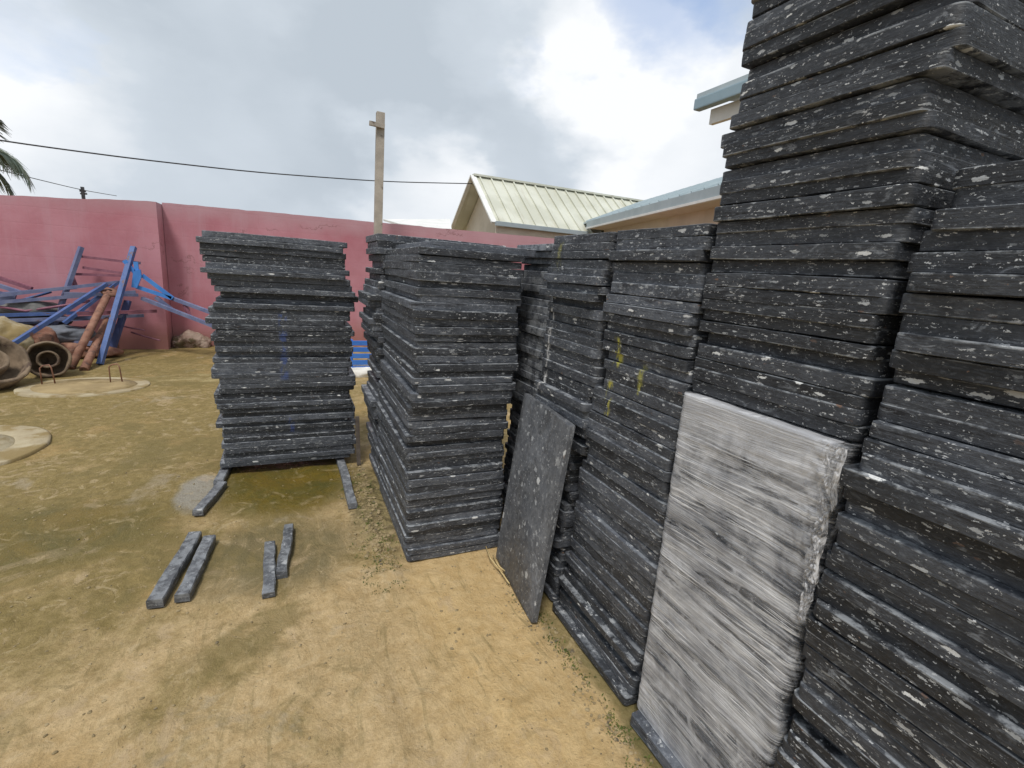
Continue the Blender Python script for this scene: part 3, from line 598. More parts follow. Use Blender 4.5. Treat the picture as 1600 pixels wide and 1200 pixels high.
# film-wrapped bundle
def bundle():
    root = empty('wrapped_bundle', (1.155, 0.90, 0.05), 'pallet bundle of boards wrapped in torn whitish stretch film', 'wrapped bundle')
    x0, x1, y0, y1, z0, z1 = 1.152, 2.10, 0.640, 1.165, 0.05, 1.262
    rng = random.Random(5); z = z0
    while z < z1-0.03:
        t = (z1-z0)/25
        o = bpy.data.objects.new('board', VARIANTS[rng.randrange(18)]); COL.objects.link(o); o.parent = root
        o.location = Vector(((x0+x1)/2+0.006+rng.gauss(0, 0.003), (y0+y1)/2, z+t/2)) - root.location
        o.rotation_euler = (0, 0, rng.choice([0, math.pi])+rng.gauss(0, R(0.2))); o.scale = ((x1-x0-0.012)/LB, (y1-y0-0.016)/WB, t*0.98/TB); z += t
    # film skin: a sheet drawn round the bundle, wrinkled, turned in over the top
    r = 0.03; path = []
    def seg(a, b, n, nx, ny):
        for k in range(n): path.append((a[0]+(b[0]-a[0])*k/n, a[1]+(b[1]-a[1])*k/n, nx, ny))
    def arc(cx, cy, a0):
        for k in range(6): a = a0+k*math.pi/2/6; path.append((cx+r*math.cos(a), cy+r*math.sin(a), math.cos(a), math.sin(a)))
    seg((x0+r, y1), (x1-r, y1), 40, 0, 1)
    path.reverse(); path = []
    X0, X1, Y0, Y1 = x0-0.004, x1+0.004, y0-0.004, y1+0.004
    arc(X0+r, Y0+r, math.pi); seg((X0+r, Y0), (X1-r, Y0), 60, 0, -1)
    arc(X1-r, Y0+r, 1.5*math.pi); seg((X1, Y0+r), (X1, Y1-r), 14, 1, 0)
    arc(X1-r, Y1-r, 0); seg((X1-r, Y1), (X0+r, Y1), 60, 0, 1)
    arc(X0+r, Y1-r, math.pi/2); seg((X0, Y1-r), (X0, Y0+r), 70, -1, 0)
    nz = 130; n = len(path); vs = []; fs = []
    for j in range(nz+4):
        zz = z0-0.004+(z1-z0+0.008)*min(j, nz)/nz; inn = max(0, j-nz)*0.022
        for (x, y, ax, ay) in path:
            s = Vector((x*2, y*1.6, zz*34 + y*0.9)); s2 = Vector((x*14, y*14, zz*17))
            d = abs(noise.noise(s))*0.0028 - 0.0022*max(0, math.cos((zz-z0)/((z1-z0)/25)*2*math.pi))**6*(0.4+0.8*abs(noise.noise(Vector((y*2, zz*7, 5))))) + noise.noise(s2)*0.0016 + abs(noise.noise(s2*2.6))*0.0016 + 0.001
            d += 0.003*max(0, noise.noise(Vector((x*2, y*2, zz*90+y*6))))
            cr = math.exp(-((y-y0-0.02)/0.07)**2)*max(0, min(1, (zz-0.75)/0.25))*(1 if x < x0+0.1 else 0)
            d += cr*(0.012*abs(noise.noise(Vector((y*45, zz*28, 3))))+0.010*abs(noise.noise(Vector((y*90, zz*60, 7)))))
            if j > nz: d = noise.noise(s2)*0.002
            vs.append((x+ax*(d-inn)-root.location.x, y+ay*(d-inn)-root.location.y, zz-root.location.z + (0.004*noise.noise(s2) if j >= nz else 0)))
    for j in range(nz+3):
        for i in range(n): fs.append((j*n+i, j*n+(i+1) % n, (j+1)*n+(i+1) % n, (j+1)*n+i))
    me = bpy.data.meshes.new('film'); me.from_pydata(vs, [], fs); me.shade_smooth(); link('film', me, M_FILM, root)
    # loose film gathered into ruffles down the near edge
    nu, nv = 26, 130; vs = []; fs = []
    for j in range(nv+1):
        f = j/nv; z = z1+0.002-0.46*f; wdt = 0.062*(1-0.55*f)*(0.75+0.5*abs(noise.noise(Vector((f*7, 1, 4)))))
        for i in range(nu+1):
            g_ = i/nu; yy = y0-0.004+wdt*g_+0.012*noise.noise(Vector((f*9, g_*2, 2)))
            fold = abs(noise.noise(Vector((g_*9, f*26, 1))))*0.016+abs(noise.noise(Vector((g_*22, f*52, 6))))*0.008
            edge = min(1, 4*g_*(1-g_)+0.1)
            vs.append((x0-0.006-fold*edge-root.location.x, yy-root.location.y, z+0.008*noise.noise(Vector((g_*8, f*20, 8)))-root.location.z))
    for j in range(nv):
        for i in range(nu): a_ = j*(nu+1)+i; fs.append((a_, a_+1, a_+nu+2, a_+nu+1))
    me = bpy.data.meshes.new('gathered_film'); me.from_pydata(vs, [], fs); me.shade_smooth(); link('gathered_film', me, M_STRAND, root)
bundle()
# boards the bundle and the row stand on
def base_board(cx, cy, cz, L, Wd, rz, label, seed):
    o = link('base_board', board_mesh(L, Wd, 0.045, seed, 0.012), None, loc=(cx, cy, cz)); o.rotation_euler = (0, 0, rz); tag(o, label, 'plastic board'); return o
base_board(1.59, 0.82, 0.0235, 0.95, 0.66, 0.02, 'flat black board on the sand under the film-wrapped bundle', 801)

# loose strips on the ground
def strip(a, b, wd, th, label, seed, z=0.0, group=None, taper=1.0):
    wd *= 0.9; th *= 0.85; a, b = Vector((*a, z)), Vector((*b, z)); L = (b-a).length; rng = random.Random(seed); n = 18; vs = []; fs = []
    prof = [(-1, 0), (-1, 0.82), (-0.86, 1), (0.86, 1), (1, 0.82), (1, 0)]
    for i in range(n+1):
        f = i/n; k = 1+(taper-1)*f
        for (u, v) in prof:
            s = Vector((u*2+seed, f*L*14, v*3)); w2 = wd/2*k
            vs.append(((f-0.5)*L + (noise.noise(s*2)*0.010 if i in (0, n) else 0), u*w2+noise.noise(s)*0.004+0.010*noise.noise(Vector((f*2.2, seed*3.1, 0))), v*th*(1-0.12*abs(noise.noise(Vector((f*5, seed, 4)))))+noise.noise(s*1.7)*0.004*(v > 0)))
    for i in range(n):
        for q in range(6): fs.append((i*6+q, i*6+(q+1) % 6, (i+1)*6+(q+1) % 6, (i+1)*6+q))
    fs += [tuple(range(6)), tuple(n*6+q for q in range(6))[::-1]]
    me = bpy.data.meshes.new('board_strip'); me.from_pydata(vs, [], fs); me.materials.append(M_SHEET)
    bm = bmesh.new(); bm.from_mesh(me); bmesh.ops.recalc_face_normals(bm, faces=bm.faces); bm.to_mesh(me); bm.free()
    o = link('board_strip', me, None, loc=((a.x+b.x)/2, (a.y+b.y)/2, z-0.004)); o.rotation_euler = (0, 0, math.atan2(b.y-a.y, b.x-a.x))
    tag(o, label, 'plastic strip', group or 'cut plastic strips lying on the sand'); return o
strip((-0.605, 2.40), (-0.535, 3.00), 0.075, 0.055, 'outer strip of the parallel pair, farther from the boards', 1)
strip((-0.505, 2.41), (-0.455, 2.94), 0.070, 0.050, 'inner strip of the parallel pair lying on damp sand', 2)
strip((-0.135, 2.32), (-0.145, 2.80), 0.062, 0.035, 'worn lower strip half tucked beside a cleaner straight strip', 3)
strip((-0.078, 2.46), (-0.052, 2.95), 0.060, 0.050, 'clean straight strip lying against a worn strip', 4)
strip((-0.560, 3.29), (-0.475, 3.70), 0.070, 0.048, 'short speckled strip beside the pale damp patch', 5)
strip((-0.500, 3.72), (-0.440, 4.50), 0.070, 0.050, 'strip running under one end of the separate stack', 6)
strip((0.345, 3.12), (0.325, 4.50), 0.065, 0.050, 'strip poking from under the separate stack toward the ragged soil', 7)
mb = MB(); mb.bar((0.470, 3.86, 0.0), (0.462, 3.90, 0.40), 0.022, 0.03, bev=0.003)
tag(mb.build('timber_stake', noisy('dark stake', (0.07, 0.055, 0.045), (0.12, 0.10, 0.085), 9, 0.85, 0.3)), 'short dark stake standing beside the separate stack', 'stake')

# ------------------------------------------------------------------ red perimeter wall
def wall():
    def slab(lo, hi, th, ztop):
        mb = MB(); x0, y0 = lo; x1 = hi; nx = int((x1-x0)/0.12); nz = 22; rows = []
        for j in range(nz+1):
            row = []
            for i in range(nx+1):
                x = x0+(x1-x0)*i/nx; zt = ztop(x)+noise.noise(Vector((x*1.7, y0, 2)))*0.012+noise.noise(Vector((x*7, y0, 5)))*0.010; z = -0.1+(zt+0.1)*j/nz
                dy = noise.noise(Vector((x*0.7, z*0.8, 3)))*0.018+noise.noise(Vector((x*3, z*3, 9)))*0.005
                row.append(mb.bm.verts.new((x, y0+(dy if 0 < i < nx else 0), z)))
            rows.append(row)
        back = [[mb.bm.verts.new((v.co.x, y0+th, v.co.z)) for v in r] for r in (rows[0], rows[-1])]
        for A, B in zip(rows, rows[1:]):
            for i in range(nx): mb.bm.faces.new((A[i], A[i+1], B[i+1], B[i])).smooth = True
        for i in range(nx):
            mb.bm.faces.new((rows[-1][i], rows[-1][i+1], back[1][i+1], back[1][i])); mb.bm.faces.new((back[0][i], back[0][i+1], back[1][i+1], back[1][i]))
        for i in (0, nx): mb.bm.faces.new([r[i] for r in rows]+[back[1][i], back[0][i]])
        mb.sharp = True; return mb
    tag(slab((-9.0, 9.54), -1.855, 0.60, lambda x: 2.31-0.075*max(0, -1.855-x)).build('perimeter_wall', M_WALL), 'pale red rendered wall section behind the blue steel frames', 'wall')
    tag(slab((-1.85, 9.92), 8.5, 0.20, lambda x: 2.33+0.013*(x+1.85)).build('perimeter_wall', M_WALL), 'pale red rendered wall section set back behind the black stacks', 'wall')
wall()

# ------------------------------------------------------------------ timber post and cable
def post():
    root = empty('timber_post', (1.50, 9.3, 0), 'weathered square timber post rising in front of the red wall', 'post')
    b = at(590, 400, 9.3); tp = at(594.5, 176, 9.3); b2 = b + (b-tp)*0.95; b2.z = -0.05
    MB().bar(b2, tp, 0.135, 0.12, up=(0, 1, 0), bev=0.008).build('shaft', M_TIMBER, root)
    a = at(577, 192, 9.20); c = at(601, 198, 9.20)
    MB().bar(a, c, 0.07, 0.05, up=(0, 1, 0), bev=0.004).build('crossbar', M_TIMBER, root)
post()
def cable(name, pts, r, label, cat):
    out = []
    for (p0, p1) in zip(pts, pts[1:]):
        for k in range(6): out.append(Vector(p0).lerp(Vector(p1), k/6))
    out.append(Vector(pts[-1]))
    for _ in range(4): out = [out[0]]+[(out[i-1]+out[i]*2+out[i+1])/4 for i in range(1, len(out)-1)]+[out[-1]]
    tag(MB().tube(out, r, 6).build(name, M_CABLE), label, cat)
cable('overhead_cable', [at(-260, 175, 12.4), at(0, 220, 12.8), at(200, 247, 13.4), at(400, 269.5, 14.2), at(600, 284, 15.2), at(738, 287, 16.0)], 0.014, 'thin black cable sagging across the sky to the gabled roof', 'cable')
cable('power_line', [at(-200, 215, 30), at(45, 277, 36), at(128, 297, 42), at(182, 306, 52)], 0.022, 'faint distant wire above the red wall near the palm', 'wire')
def far_pole():
    root = empty('utility_pole', (at(130, 300, 42).x, 42, 0), 'tiny distant utility pole peeking over the red wall', 'utility pole')
    t_ = at(128.5, 292, 42)
    MB().bar((t_.x, 42, 0), t_, 0.16).build('shaft', M_CABLE, root)
    mb = MB(); mb.bar(at(124.5, 298, 42), at(134, 299, 42), 0.12); mb.bar(at(125.5, 302.5, 42), at(136, 303, 42), 0.10); mb.build('crossarm', M_CABLE, root)
far_pole()

# ------------------------------------------------------------------ houses beyond the wall
def house_a():
    root = empty('gabled_house', (8, 16, 0), 'cream house with ribbed pale gabled roof beyond the red wall', 'house')
    xg, yr, zr, yn, yf, ze = 5.53, 16.0, 4.60, 13.9, 18.05, 3.02; xe = 16.0
    ze2 = 3.12
    # body with gable
    mb = MB(); ov = 0.42
    mb.prism([(xg+ov, yn+0.30, 0), (xg+ov, yf-0.30, 0), (xg+ov, yf-0.30, ze+0.12), (xg+ov, yr, zr-0.10), (xg+ov, yn+0.30, ze+0.12)], (xe-xg-ov, 0, 0)); mb.build('wall', M_BEIGE, root)
    # two roof planes with ribs
    rf = MB()
    th = 0.05
    for (ye) in (yn, yf):
        rf.prism([(xg, yr, zr), (xg, ye, ze), (xg, ye, ze-th), (xg, yr, zr-th)], (xe-xg, 0, 0))
    for k in range(26):
        x = xg+0.18+k*0.40
        rf.bar((x, yr-0.03, zr+0.012), (x, yn-0.02, ze+0.012), 0.05, 0.045, up=(1, 0, 0))
    r = rf.build('roof', M_ROOF, root)
    MB().bar((xg-0.02, yr, zr+0.03), (xe, yr, zr+0.03), 0.22, 0.06, up=(0, 0, 1)).build('ridge_cap', M_ROOF, r)
    vg = MB()
    for ye in (yn, yf): vg.bar((xg-0.03, yr, zr+0.0), (xg-0.03, ye, ze), 0.05, 0.17, up=(1, 0, 0))
    vg.build('verge_trim', M_WHITE, r)
    MB().box(((xg+8.7)/2, yn-0.07, ze-0.02), (8.7-xg, 0.12, 0.13), bev=0.01).build('gutter', M_FASCIA, r)
    MB().box(((xg+8.7)/2, yn+0.05, ze-0.19), (8.7-xg-0.1, 0.06, 0.20)).build('fascia', M_BEIGE, root)
    # wing turned toward the yard
    A = Vector((8.71, 13.9, 3.20)); B = Vector((6.97, 6.72, 3.20)); d = (B-A).normalized(); B = A+d*10.5; nrm = Vector((-d.y, d.x, 0))
    if nrm.x < 0: nrm = -nrm
    A2 = A - d*3.2
    wr = MB()
    up = Vector((0, 0, 1.22)); R0 = 3.0
    for sgn in (1,):
        wr.prism([A2+Vector((0, 0, 0.19)), B+Vector((0, 0, 0.19)), B+nrm*R0+up+Vector((0, 0, 0.19)), A2+nrm*R0+up+Vector((0, 0, 0.19))], (0, 0, -0.05))
        wr.prism([A2+nrm*R0+up+Vector((0, 0, 0.19)), B+nrm*R0+up+Vector((0, 0, 0.19)), B+nrm*R0*2+Vector((0, 0, 0.19)), A2+nrm*R0*2+Vector((0, 0, 0.19))], (0, 0, -0.05))
    for k in range(30):
        q = A2.lerp(B, (k+0.5)/30)+Vector((0, 0, 0.20)); wr.bar(q, q+nrm*R0+up, 0.045, 0.04, up=d)
    wro = wr.build('wing_roof', M_PALE, root)
    f = MB(); f.bar(A-nrm*0.02+Vector((0, 0, 0.09)), B-nrm*0.02+Vector((0, 0, 0.09)), 0.05, 0.18, up=(0, 0, 1)); f.build('wing_fascia', M_FASCIA, wro)
    f = MB(); f.bar(A-nrm*0.03+Vector((0, 0, -0.03)), B-nrm*0.03+Vector((0, 0, -0.03)), 0.07, 0.05, up=(0, 0, 1)); f.build('fascia_strip', M_WHITE, wro)
    g = nrm*0.55
    mb = MB(); mb.prism([A+g, B+g, B+nrm*5.4, A+nrm*5.4], (0, 0, -3.20))
    mb.build('wing_wall', M_BEIGE, root)
    s = MB(); s.prism([A+Vector((0, 0, -0.02))+nrm*0.04, B+Vector((0, 0, -0.02))+nrm*0.04, B+g+Vector((0, 0, -0.02)), A+g+Vector((0, 0, -0.02))], (0, 0, -0.02)); s.build('soffit', M_BEIGE, root)
house_a()
def house_c():
    root = empty('near_house', (6, 2, 0), 'house corner with teal gutter and cream eave above the wing roof', 'house')
    X, Y1, Z = 4.5, 4.95, 3.70; Y0 = -4.0
    mb = MB(); mb.prism([(X-0.08, Y1, Z+0.10), (X-0.08, Y0, Z+0.10), (X+3.0, Y0, Z+0.55), (X+3.0, Y1, Z+0.55)], (0, 0, -0.05)); rf = mb.build('roof', M_PALE, root)
    MB().box((X-0.06, (Y0+Y1)/2, Z-0.02), (0.10, Y1-Y0, 0.12), bev=0.015).build('gutter', M_TEAL, rf)
    MB().box((X+0.08, (Y0+Y1-0.12)/2, Z-0.15), (0.06, Y1-Y0-0.12, 0.16)).build('fascia', M_WHITE, root)
    MB().box((X+0.40, (Y0+Y1-0.4)/2, Z-0.25), (0.60, Y1-Y0-0.5, 0.03)).build('soffit', M_WHITE, root)
    MB().box((X+2.2, (Y0+Y1)/2-0.55, (Z-0.26)/2), (3.0, Y1-Y0-1.3, Z-0.28)).build('wall', M_BEIGE, root)
house_c()
def shed():
    a, b = at(622, 349, 13.0), at(706, 360, 13.0)
    root = empty('low_shed', ((a.x+b.x)/2, 14, 0), 'low white-roofed shed just showing over the red wall', 'shed')
    mb = MB(); mb.prism([a, b, b+Vector((0.6, 2.2, 0.5)), a+Vector((0, 2.2, 0.25))], (0, 0, -0.05)); mb.build('roof', M_WHITE, root)
    mb = MB(); mb.box(((a.x+b.x)/2, 14.2, 1.2), ((b.x-a.x)*0.94, 1.9, 2.3)); mb.build('wall', M_BEIGE, root)
shed()

# ------------------------------------------------------------------ palm at the left edge
def palm():
    c = at(-98, 228, 15.0); rng = random.Random(3)
    root = empty('palm_tree', (c.x, c.y, 0), 'coconut palm with drooping fronds beyond the red wall', 'palm tree')
    MB().tube([(c.x+0.25, c.y, -0.1), (c.x+0.12, c.y, c.z*0.4), (c.x, c.y, c.z)], [0.18, 0.14, 0.11], 12).build('trunk', M_TRUNK, root)
    fr = [(10, 0.42, 1.85, 1.55), (-24, 0.95, 1.6, 0.9), (28, -0.05, 1.75, 1.45), (-10, 1.35, 1.6, 0.8), (60, 0.6, 1.9, 1.3), (-60, 0.5, 1.8, 1.2), (110, 0.7, 1.9, 1.2), (150, 0.5, 1.9, 1.3), (190, 0.7, 1.9, 1.1), (230, 0.4, 1.9, 1.3), (280, 0.9, 1.8, 1.1), (330, 0.1, 1.6, 1.4)]
    for (az, el, ln, droop) in fr:
        mb = MB(); a = R(az); h = Vector((math.cos(a), math.sin(a), 0)); p = c.copy(); e = el; pts = [p.copy()]; n = 16; dirs = []
        for k in range(n):
            d = h*math.cos(e)+Vector((0, 0, math.sin(e))); dirs.append(d); p = p+d*ln/n; pts.append(p.copy()); e -= droop*1.55/n*(0.5+k/n)
        mb.tube(pts, [0.022*(1-i/(n+1))+0.004 for i in range(n+1)], 5)
        side = Vector((-h.y, h.x, 0))
        for k in range(2, n*4):
            f = k/(n*4); q = f*n; i = min(int(q), n-1); base = pts[i].lerp(pts[i+1], q-i); d = dirs[i]
            L = 0.62*math.sin(math.pi*(0.12+0.86*f))**0.7*rng.uniform(0.8, 1.1)
            for s in (-1, 1):
                v = (side*s*0.75 + d*0.65 + Vector((0, 0, -0.45+rng.gauss(0, 0.12)))).normalized()
                tip = base+v*L+Vector((0, 0, -0.22*L)); mid = base+v*L*0.5; wv = d*0.016
                mb.face([base-wv, base+wv, mid+wv*1.1, mid-wv*1.1]); mb.face([mid-wv*1.1, mid+wv*1.1, tip+wv*0.2, tip-wv*0.2])
        mb.build('frond', M_LEAF, root)
palm()

# ------------------------------------------------------------------ blue steel frames and scrap along the wall
def frames():
    GR = 'blue steel frames dumped against the red wall'
    def P(x, y, Y): return at(x, y, Y)
    f0 = gp(156, 569); f1 = gp(72, 556)
    root = empty('steel_trestle', (f0.x, f0.y, 0), 'tall blue trestle frame with spread legs and a low rail', 'trestle', GR)
    MB().bar(f0, P(209, 386, 9.2), 0.066, 0.055).build('leg', M_BLUE, root)
    MB().bar(P(64, 568, f1.y), P(127, 386, 9.35), 0.070, 0.05).build('leg', M_BLUE2, root)  # grey blue also holds the haze over this leg
    MB().bar(P(74, 533, f1.y+0.3), P(150, 537, f0.y+0.4), 0.06).build('rail', M_BLUE2, root)
    MB().bar(P(22, 536, 8.2), P(166, 444, 9.0), 0.065, 0.05).build('brace', M_BLUE, root)
    MB().bar(P(100, 505, 8.9), P(185, 440, 9.25), 0.09, 0.04).build('brace', M_BLUE, root)
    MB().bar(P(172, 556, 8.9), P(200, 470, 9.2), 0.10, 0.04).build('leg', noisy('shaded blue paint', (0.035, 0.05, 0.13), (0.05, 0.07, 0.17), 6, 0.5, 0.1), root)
    root = empty('steel_rack', P(160, 415, 9.3), 'rack of thin maroon tubes propped near the wall top', 'steel rack', GR)
    for a, b in (((121, 400), (213, 411)), ((130, 418), (193, 427)), ((111, 428), (194, 431))):
        MB().bar(P(*a, 9.35), P(*b, 9.25), 0.035).build('tube', M_MAROON, root)
    MB().bar(P(110, 428, 9.35), P(117, 446, 9.3), 0.05).build('bracket', M_MAROON, root)
    MB().bar(P(193, 408, 9.22), P(219, 411, 9.2), 0.05, 0.04).build('bracket', M_BLUE2, root)
    root = empty('rail_section', P(60, 460, 9.0), 'upper set of long blue rails lying crosswise through the trestle', 'rails', GR)
    for a, b in (((-40, 466), (192, 440)), ((-40, 475), (212, 456)), ((-40, 463), (120, 449)), ((100, 459), (216, 461))):
        MB().bar(P(*a, 8.95), P(*b, 9.25), 0.045).build('rail', M_BLUE2, root)
    mb = MB(); mb.bar(P(-20, 428, 9.3), P(50, 451, 9.2), 0.05); mb.build('rail', M_MAROON, root)
    mb = MB(); mb.bar(P(-20, 440, 9.2), P(32, 457, 9.1), 0.05); mb.build('rail', M_BLUE2, root)
    MB().prism([P(-20, 452, 9.25), P(25, 460, 9.25), P(20, 476, 9.25), P(-20, 480, 9.25)], (0, 0.04, 0)).build('plate', M_BLUE2, root)
    root = empty('rail_section', P(60, 500, 8.9), 'lower set of long blue rails lying crosswise near the ground', 'rails', GR)
    for a, b, m in (((-40, 503), (225, 493), M_BLUE2), ((-40, 508), (150, 497), M_BLUE2), ((-40, 494), (140, 488), M_BLUE), ((120, 490), (245, 486), M_MAROON)):
        MB().bar(P(*a, 8.85), P(*b, 9.15), 0.045).build('rail', m, root)
    root = empty('steel_bracket', P(212, 436, 9.05), 'bright blue triangular bracket with welded plate', 'bracket', GR)
    MB().prism([P(208, 424, 9.0), P(219, 421, 9.0), P(221, 432, 9.0), P(214, 450, 9.0), P(205, 449, 9.0)], (0, 0.04, 0)).build('plate', M_BRIGHT, root)
    for a, b in (((194, 407), (211, 426)), ((212, 409), (214, 424)), ((222, 430), (270, 466)), ((213, 448), (268, 466)), ((243, 464), (268, 483))):
        MB().bar(P(*a, 9.05), P(*b, 9.05), 0.055, 0.035, up=(0, 1, 0)).build('strut', M_BRIGHT if a[0] < 240 else M_BLUE2, root)
    root = empty('steel_ladder', P(290, 480, 9.0), 'two-railed blue ladder section sloping down to the separate stack', 'ladder', GR)
    MB().bar(P(269, 466, 9.1), P(345, 494, 8.6), 0.05).build('rail', M_BLUE2, root)
    MB().bar(P(222, 466, 9.1), P(340, 512, 8.6), 0.05).build('rail', M_BLUE2, root)
    MB().bar(P(289, 476, 9.0), P(297, 496, 8.9), 0.05).build('rung', M_MAROON, root)
    root = empty('tube_tangle', P(40, 500, 9.2), 'tangle of thin bent maroon and blue tubes under the blue rails', 'tubes', GR)
    for k, (q, m) in enumerate((([(-10, 478), (40, 486), (96, 478), (140, 470)], M_MAROON), ([(60, 545), (110, 530), (168, 520)], M_BLUE2), ([(10, 520), (60, 508), (130, 512), (150, 505)], M_MAROON), ([(-10, 488), (30, 470), (80, 456)], M_BLUE))):
        MB().tube([P(x, y, 9.0+0.06*k+0.02*i) for i, (x, y) in enumerate(q)], 0.018, 8).build('tube', m, root)
    MB().prism([P(165, 508, 9.3), P(182, 506, 9.3), P(186, 548, 9.3), P(160, 550, 9.3)], (0, 0.03, 0)).build('plate', M_RUST, root)
    # rusty poles
    for k, (a, b, lab) in enumerate((((110, 576), (170, 457), 'longer rusty pipe slanting up through the blue rails'), ((131, 578), (168, 500), 'shorter rusty pipe leaning beside the blue trestle leg'))):
        p = gp(*a); q = P(*b, 9.0); n = (q-p)
        tag(MB().tube([p, p+n*0.5, q], 0.048, 10).build('rusty_pipe', M_RUST), lab, 'pipe', 'rusty pipes in the scrap')
    pr = [(0.02, 0), (0.12, 0.0), (0.135, 0.01), (0.135, 0.035), (0.02, 0.045)]
    tag(MB().lathe(pr, P(172, 458, 9.05), (0.3, -0.25, 0.9), 24, 0.008, 4).build('rusty_flange', M_RUST), 'round rusty flange plate resting on the longer rusty pipe', 'flange')
    # mud caked hubs
    def hub(name, c, r, axis, lab, seed):
        root = empty(name, (c.x, c.y, 0), lab, 'machine hub', 'mud caked machine hubs')
        ax = Vector(axis)
        MB().lathe([(r*0.70, -0.26), (r*0.86, -0.22), (r*0.98, -0.02), (r*1.0, 0.10), (r*0.90, 0.11), (r*0.84, 0.02), (r*0.74, -0.08), (r*0.42, -0.12)], c, ax, 40, 0.018, seed).build('rim', M_MUD, root)
        MB().lathe([(r*0.44, -0.22), (r*0.50, 0.06), (r*0.44, 0.10), (r*0.36, 0.08), (r*0.33, -0.14), (r*0.02, -0.16)], c, ax, 32, 0.014, seed+3).build('hub_barrel', M_MUD, root)
    hub('machine_hub', gp(76, 587)+Vector((0.02, 0, 0.205)), 0.215, (0.28, -0.85, 0.10), 'mud-caked round hub with open centre behind a rebar loop', 4)
    hub('machine_hub', gp(2, 606)+Vector((-0.10, 0.05, 0.27)), 0.33, (0.55, -0.45, 0.62), 'larger mud-caked wheel rim tilted beside the open hub', 14)
    rng = random.Random(2)
    def lump(c, sc, mat, name, lab, seed):
        bm = bmesh.new(); bmesh.ops.create_icosphere(bm, subdivisions=4, radius=1)
        for v in bm.verts:
            v.co *= 1+0.28*noise.noise(v.co*1.4+Vector((seed, 0, 0)))+0.10*noise.noise(v.co*4+Vector((0, seed, 0)))+0.03*noise.noise(v.co*11)
            v.co = Vector((v.co.x*sc[0], v.co.y*sc[1], v.co.z*sc[2]))
        for f in bm.faces: f.smooth = True
        me = bpy.data.meshes.new(name); bm.to_mesh(me); bm.free()
        tag(link(name, me, mat, loc=c), lab, 'rubble lump', 'lumps among the scrap')
    lump(P(5, 530, 8.5), (0.33, 0.28, 0.26), M_CONC, 'concrete_lump', 'rounded pale concrete lump behind the tilted wheel rim', 1)
    lump(P(48, 482, 9.2), (0.34, 0.2, 0.13), noisy('dark grey scrap', (0.10, 0.10, 0.10), (0.17, 0.165, 0.16), 6, 0.8, 0.5), 'scrap_lump', 'dark grey lump lying on the rails behind the trestle', 2)
    lump(P(120, 548, 8.9), (0.5, 0.2, 0.12), M_RUST, 'scrap_lump', 'low brown lump added to darken the space under the trestle rail by the rusty pipes', 6)  # extra lump, darkens the shaded space below the trestle
    lump(P(20, 500, 9.3), (0.6, 0.15, 0.2), noisy('shade-dark scrap', (0.05, 0.045, 0.05), (0.09, 0.08, 0.08), 6, 0.8, 0.5), 'scrap_lump', 'wide dark lump standing in for shade against the wall behind the rails', 8)  # extra lump, its dark colour stands in for shade behind the rails
    lump(P(60, 530, 8.6), (0.22, 0.2, 0.17), M_RUST, 'scrap_lump', 'brown rusty lump between the trestle brace and the open hub', 3)
    lump(P(95, 523, 9.0), (0.36, 0.2, 0.13), noisy('slate scrap', (0.10, 0.11, 0.13), (0.17, 0.18, 0.21), 6, 0.8, 0.3), 'scrap_lump', 'slate coloured wedge under the rails behind the trestle', 4)
    for k, (x, y, s, lab) in enumerate(((283, 536, 0.14, 'crumbled rubble clod at the foot of the set-back wall'), (300, 531, 0.17, 'larger rubble clod at the wall foot near the separate stack'), (316, 537, 0.13, 'rubble clod at the wall foot touching the separate stack'))):
        lump(at(x, y, 9.80), (s*1.1, s, s*0.9), M_CLOD, 'rubble_clod', lab, 20+k)
    for k, (a, b) in enumerate((((185, 508), (226, 516)), ((205, 519), (250, 532)))):
        tag(MB().tube([P(*a, 9.35), P((a[0]+b[0])/2, (a[1]+b[1])/2+0.6, 9.3), P(*b, 9.15)], 0.014, 6).build('steel_rod', M_MAROON), ['upper thin bent rod beside the wall foot', 'lower thin bent rod reaching the wall foot'][k], 'rod', 'thin rods by the wall')
frames()

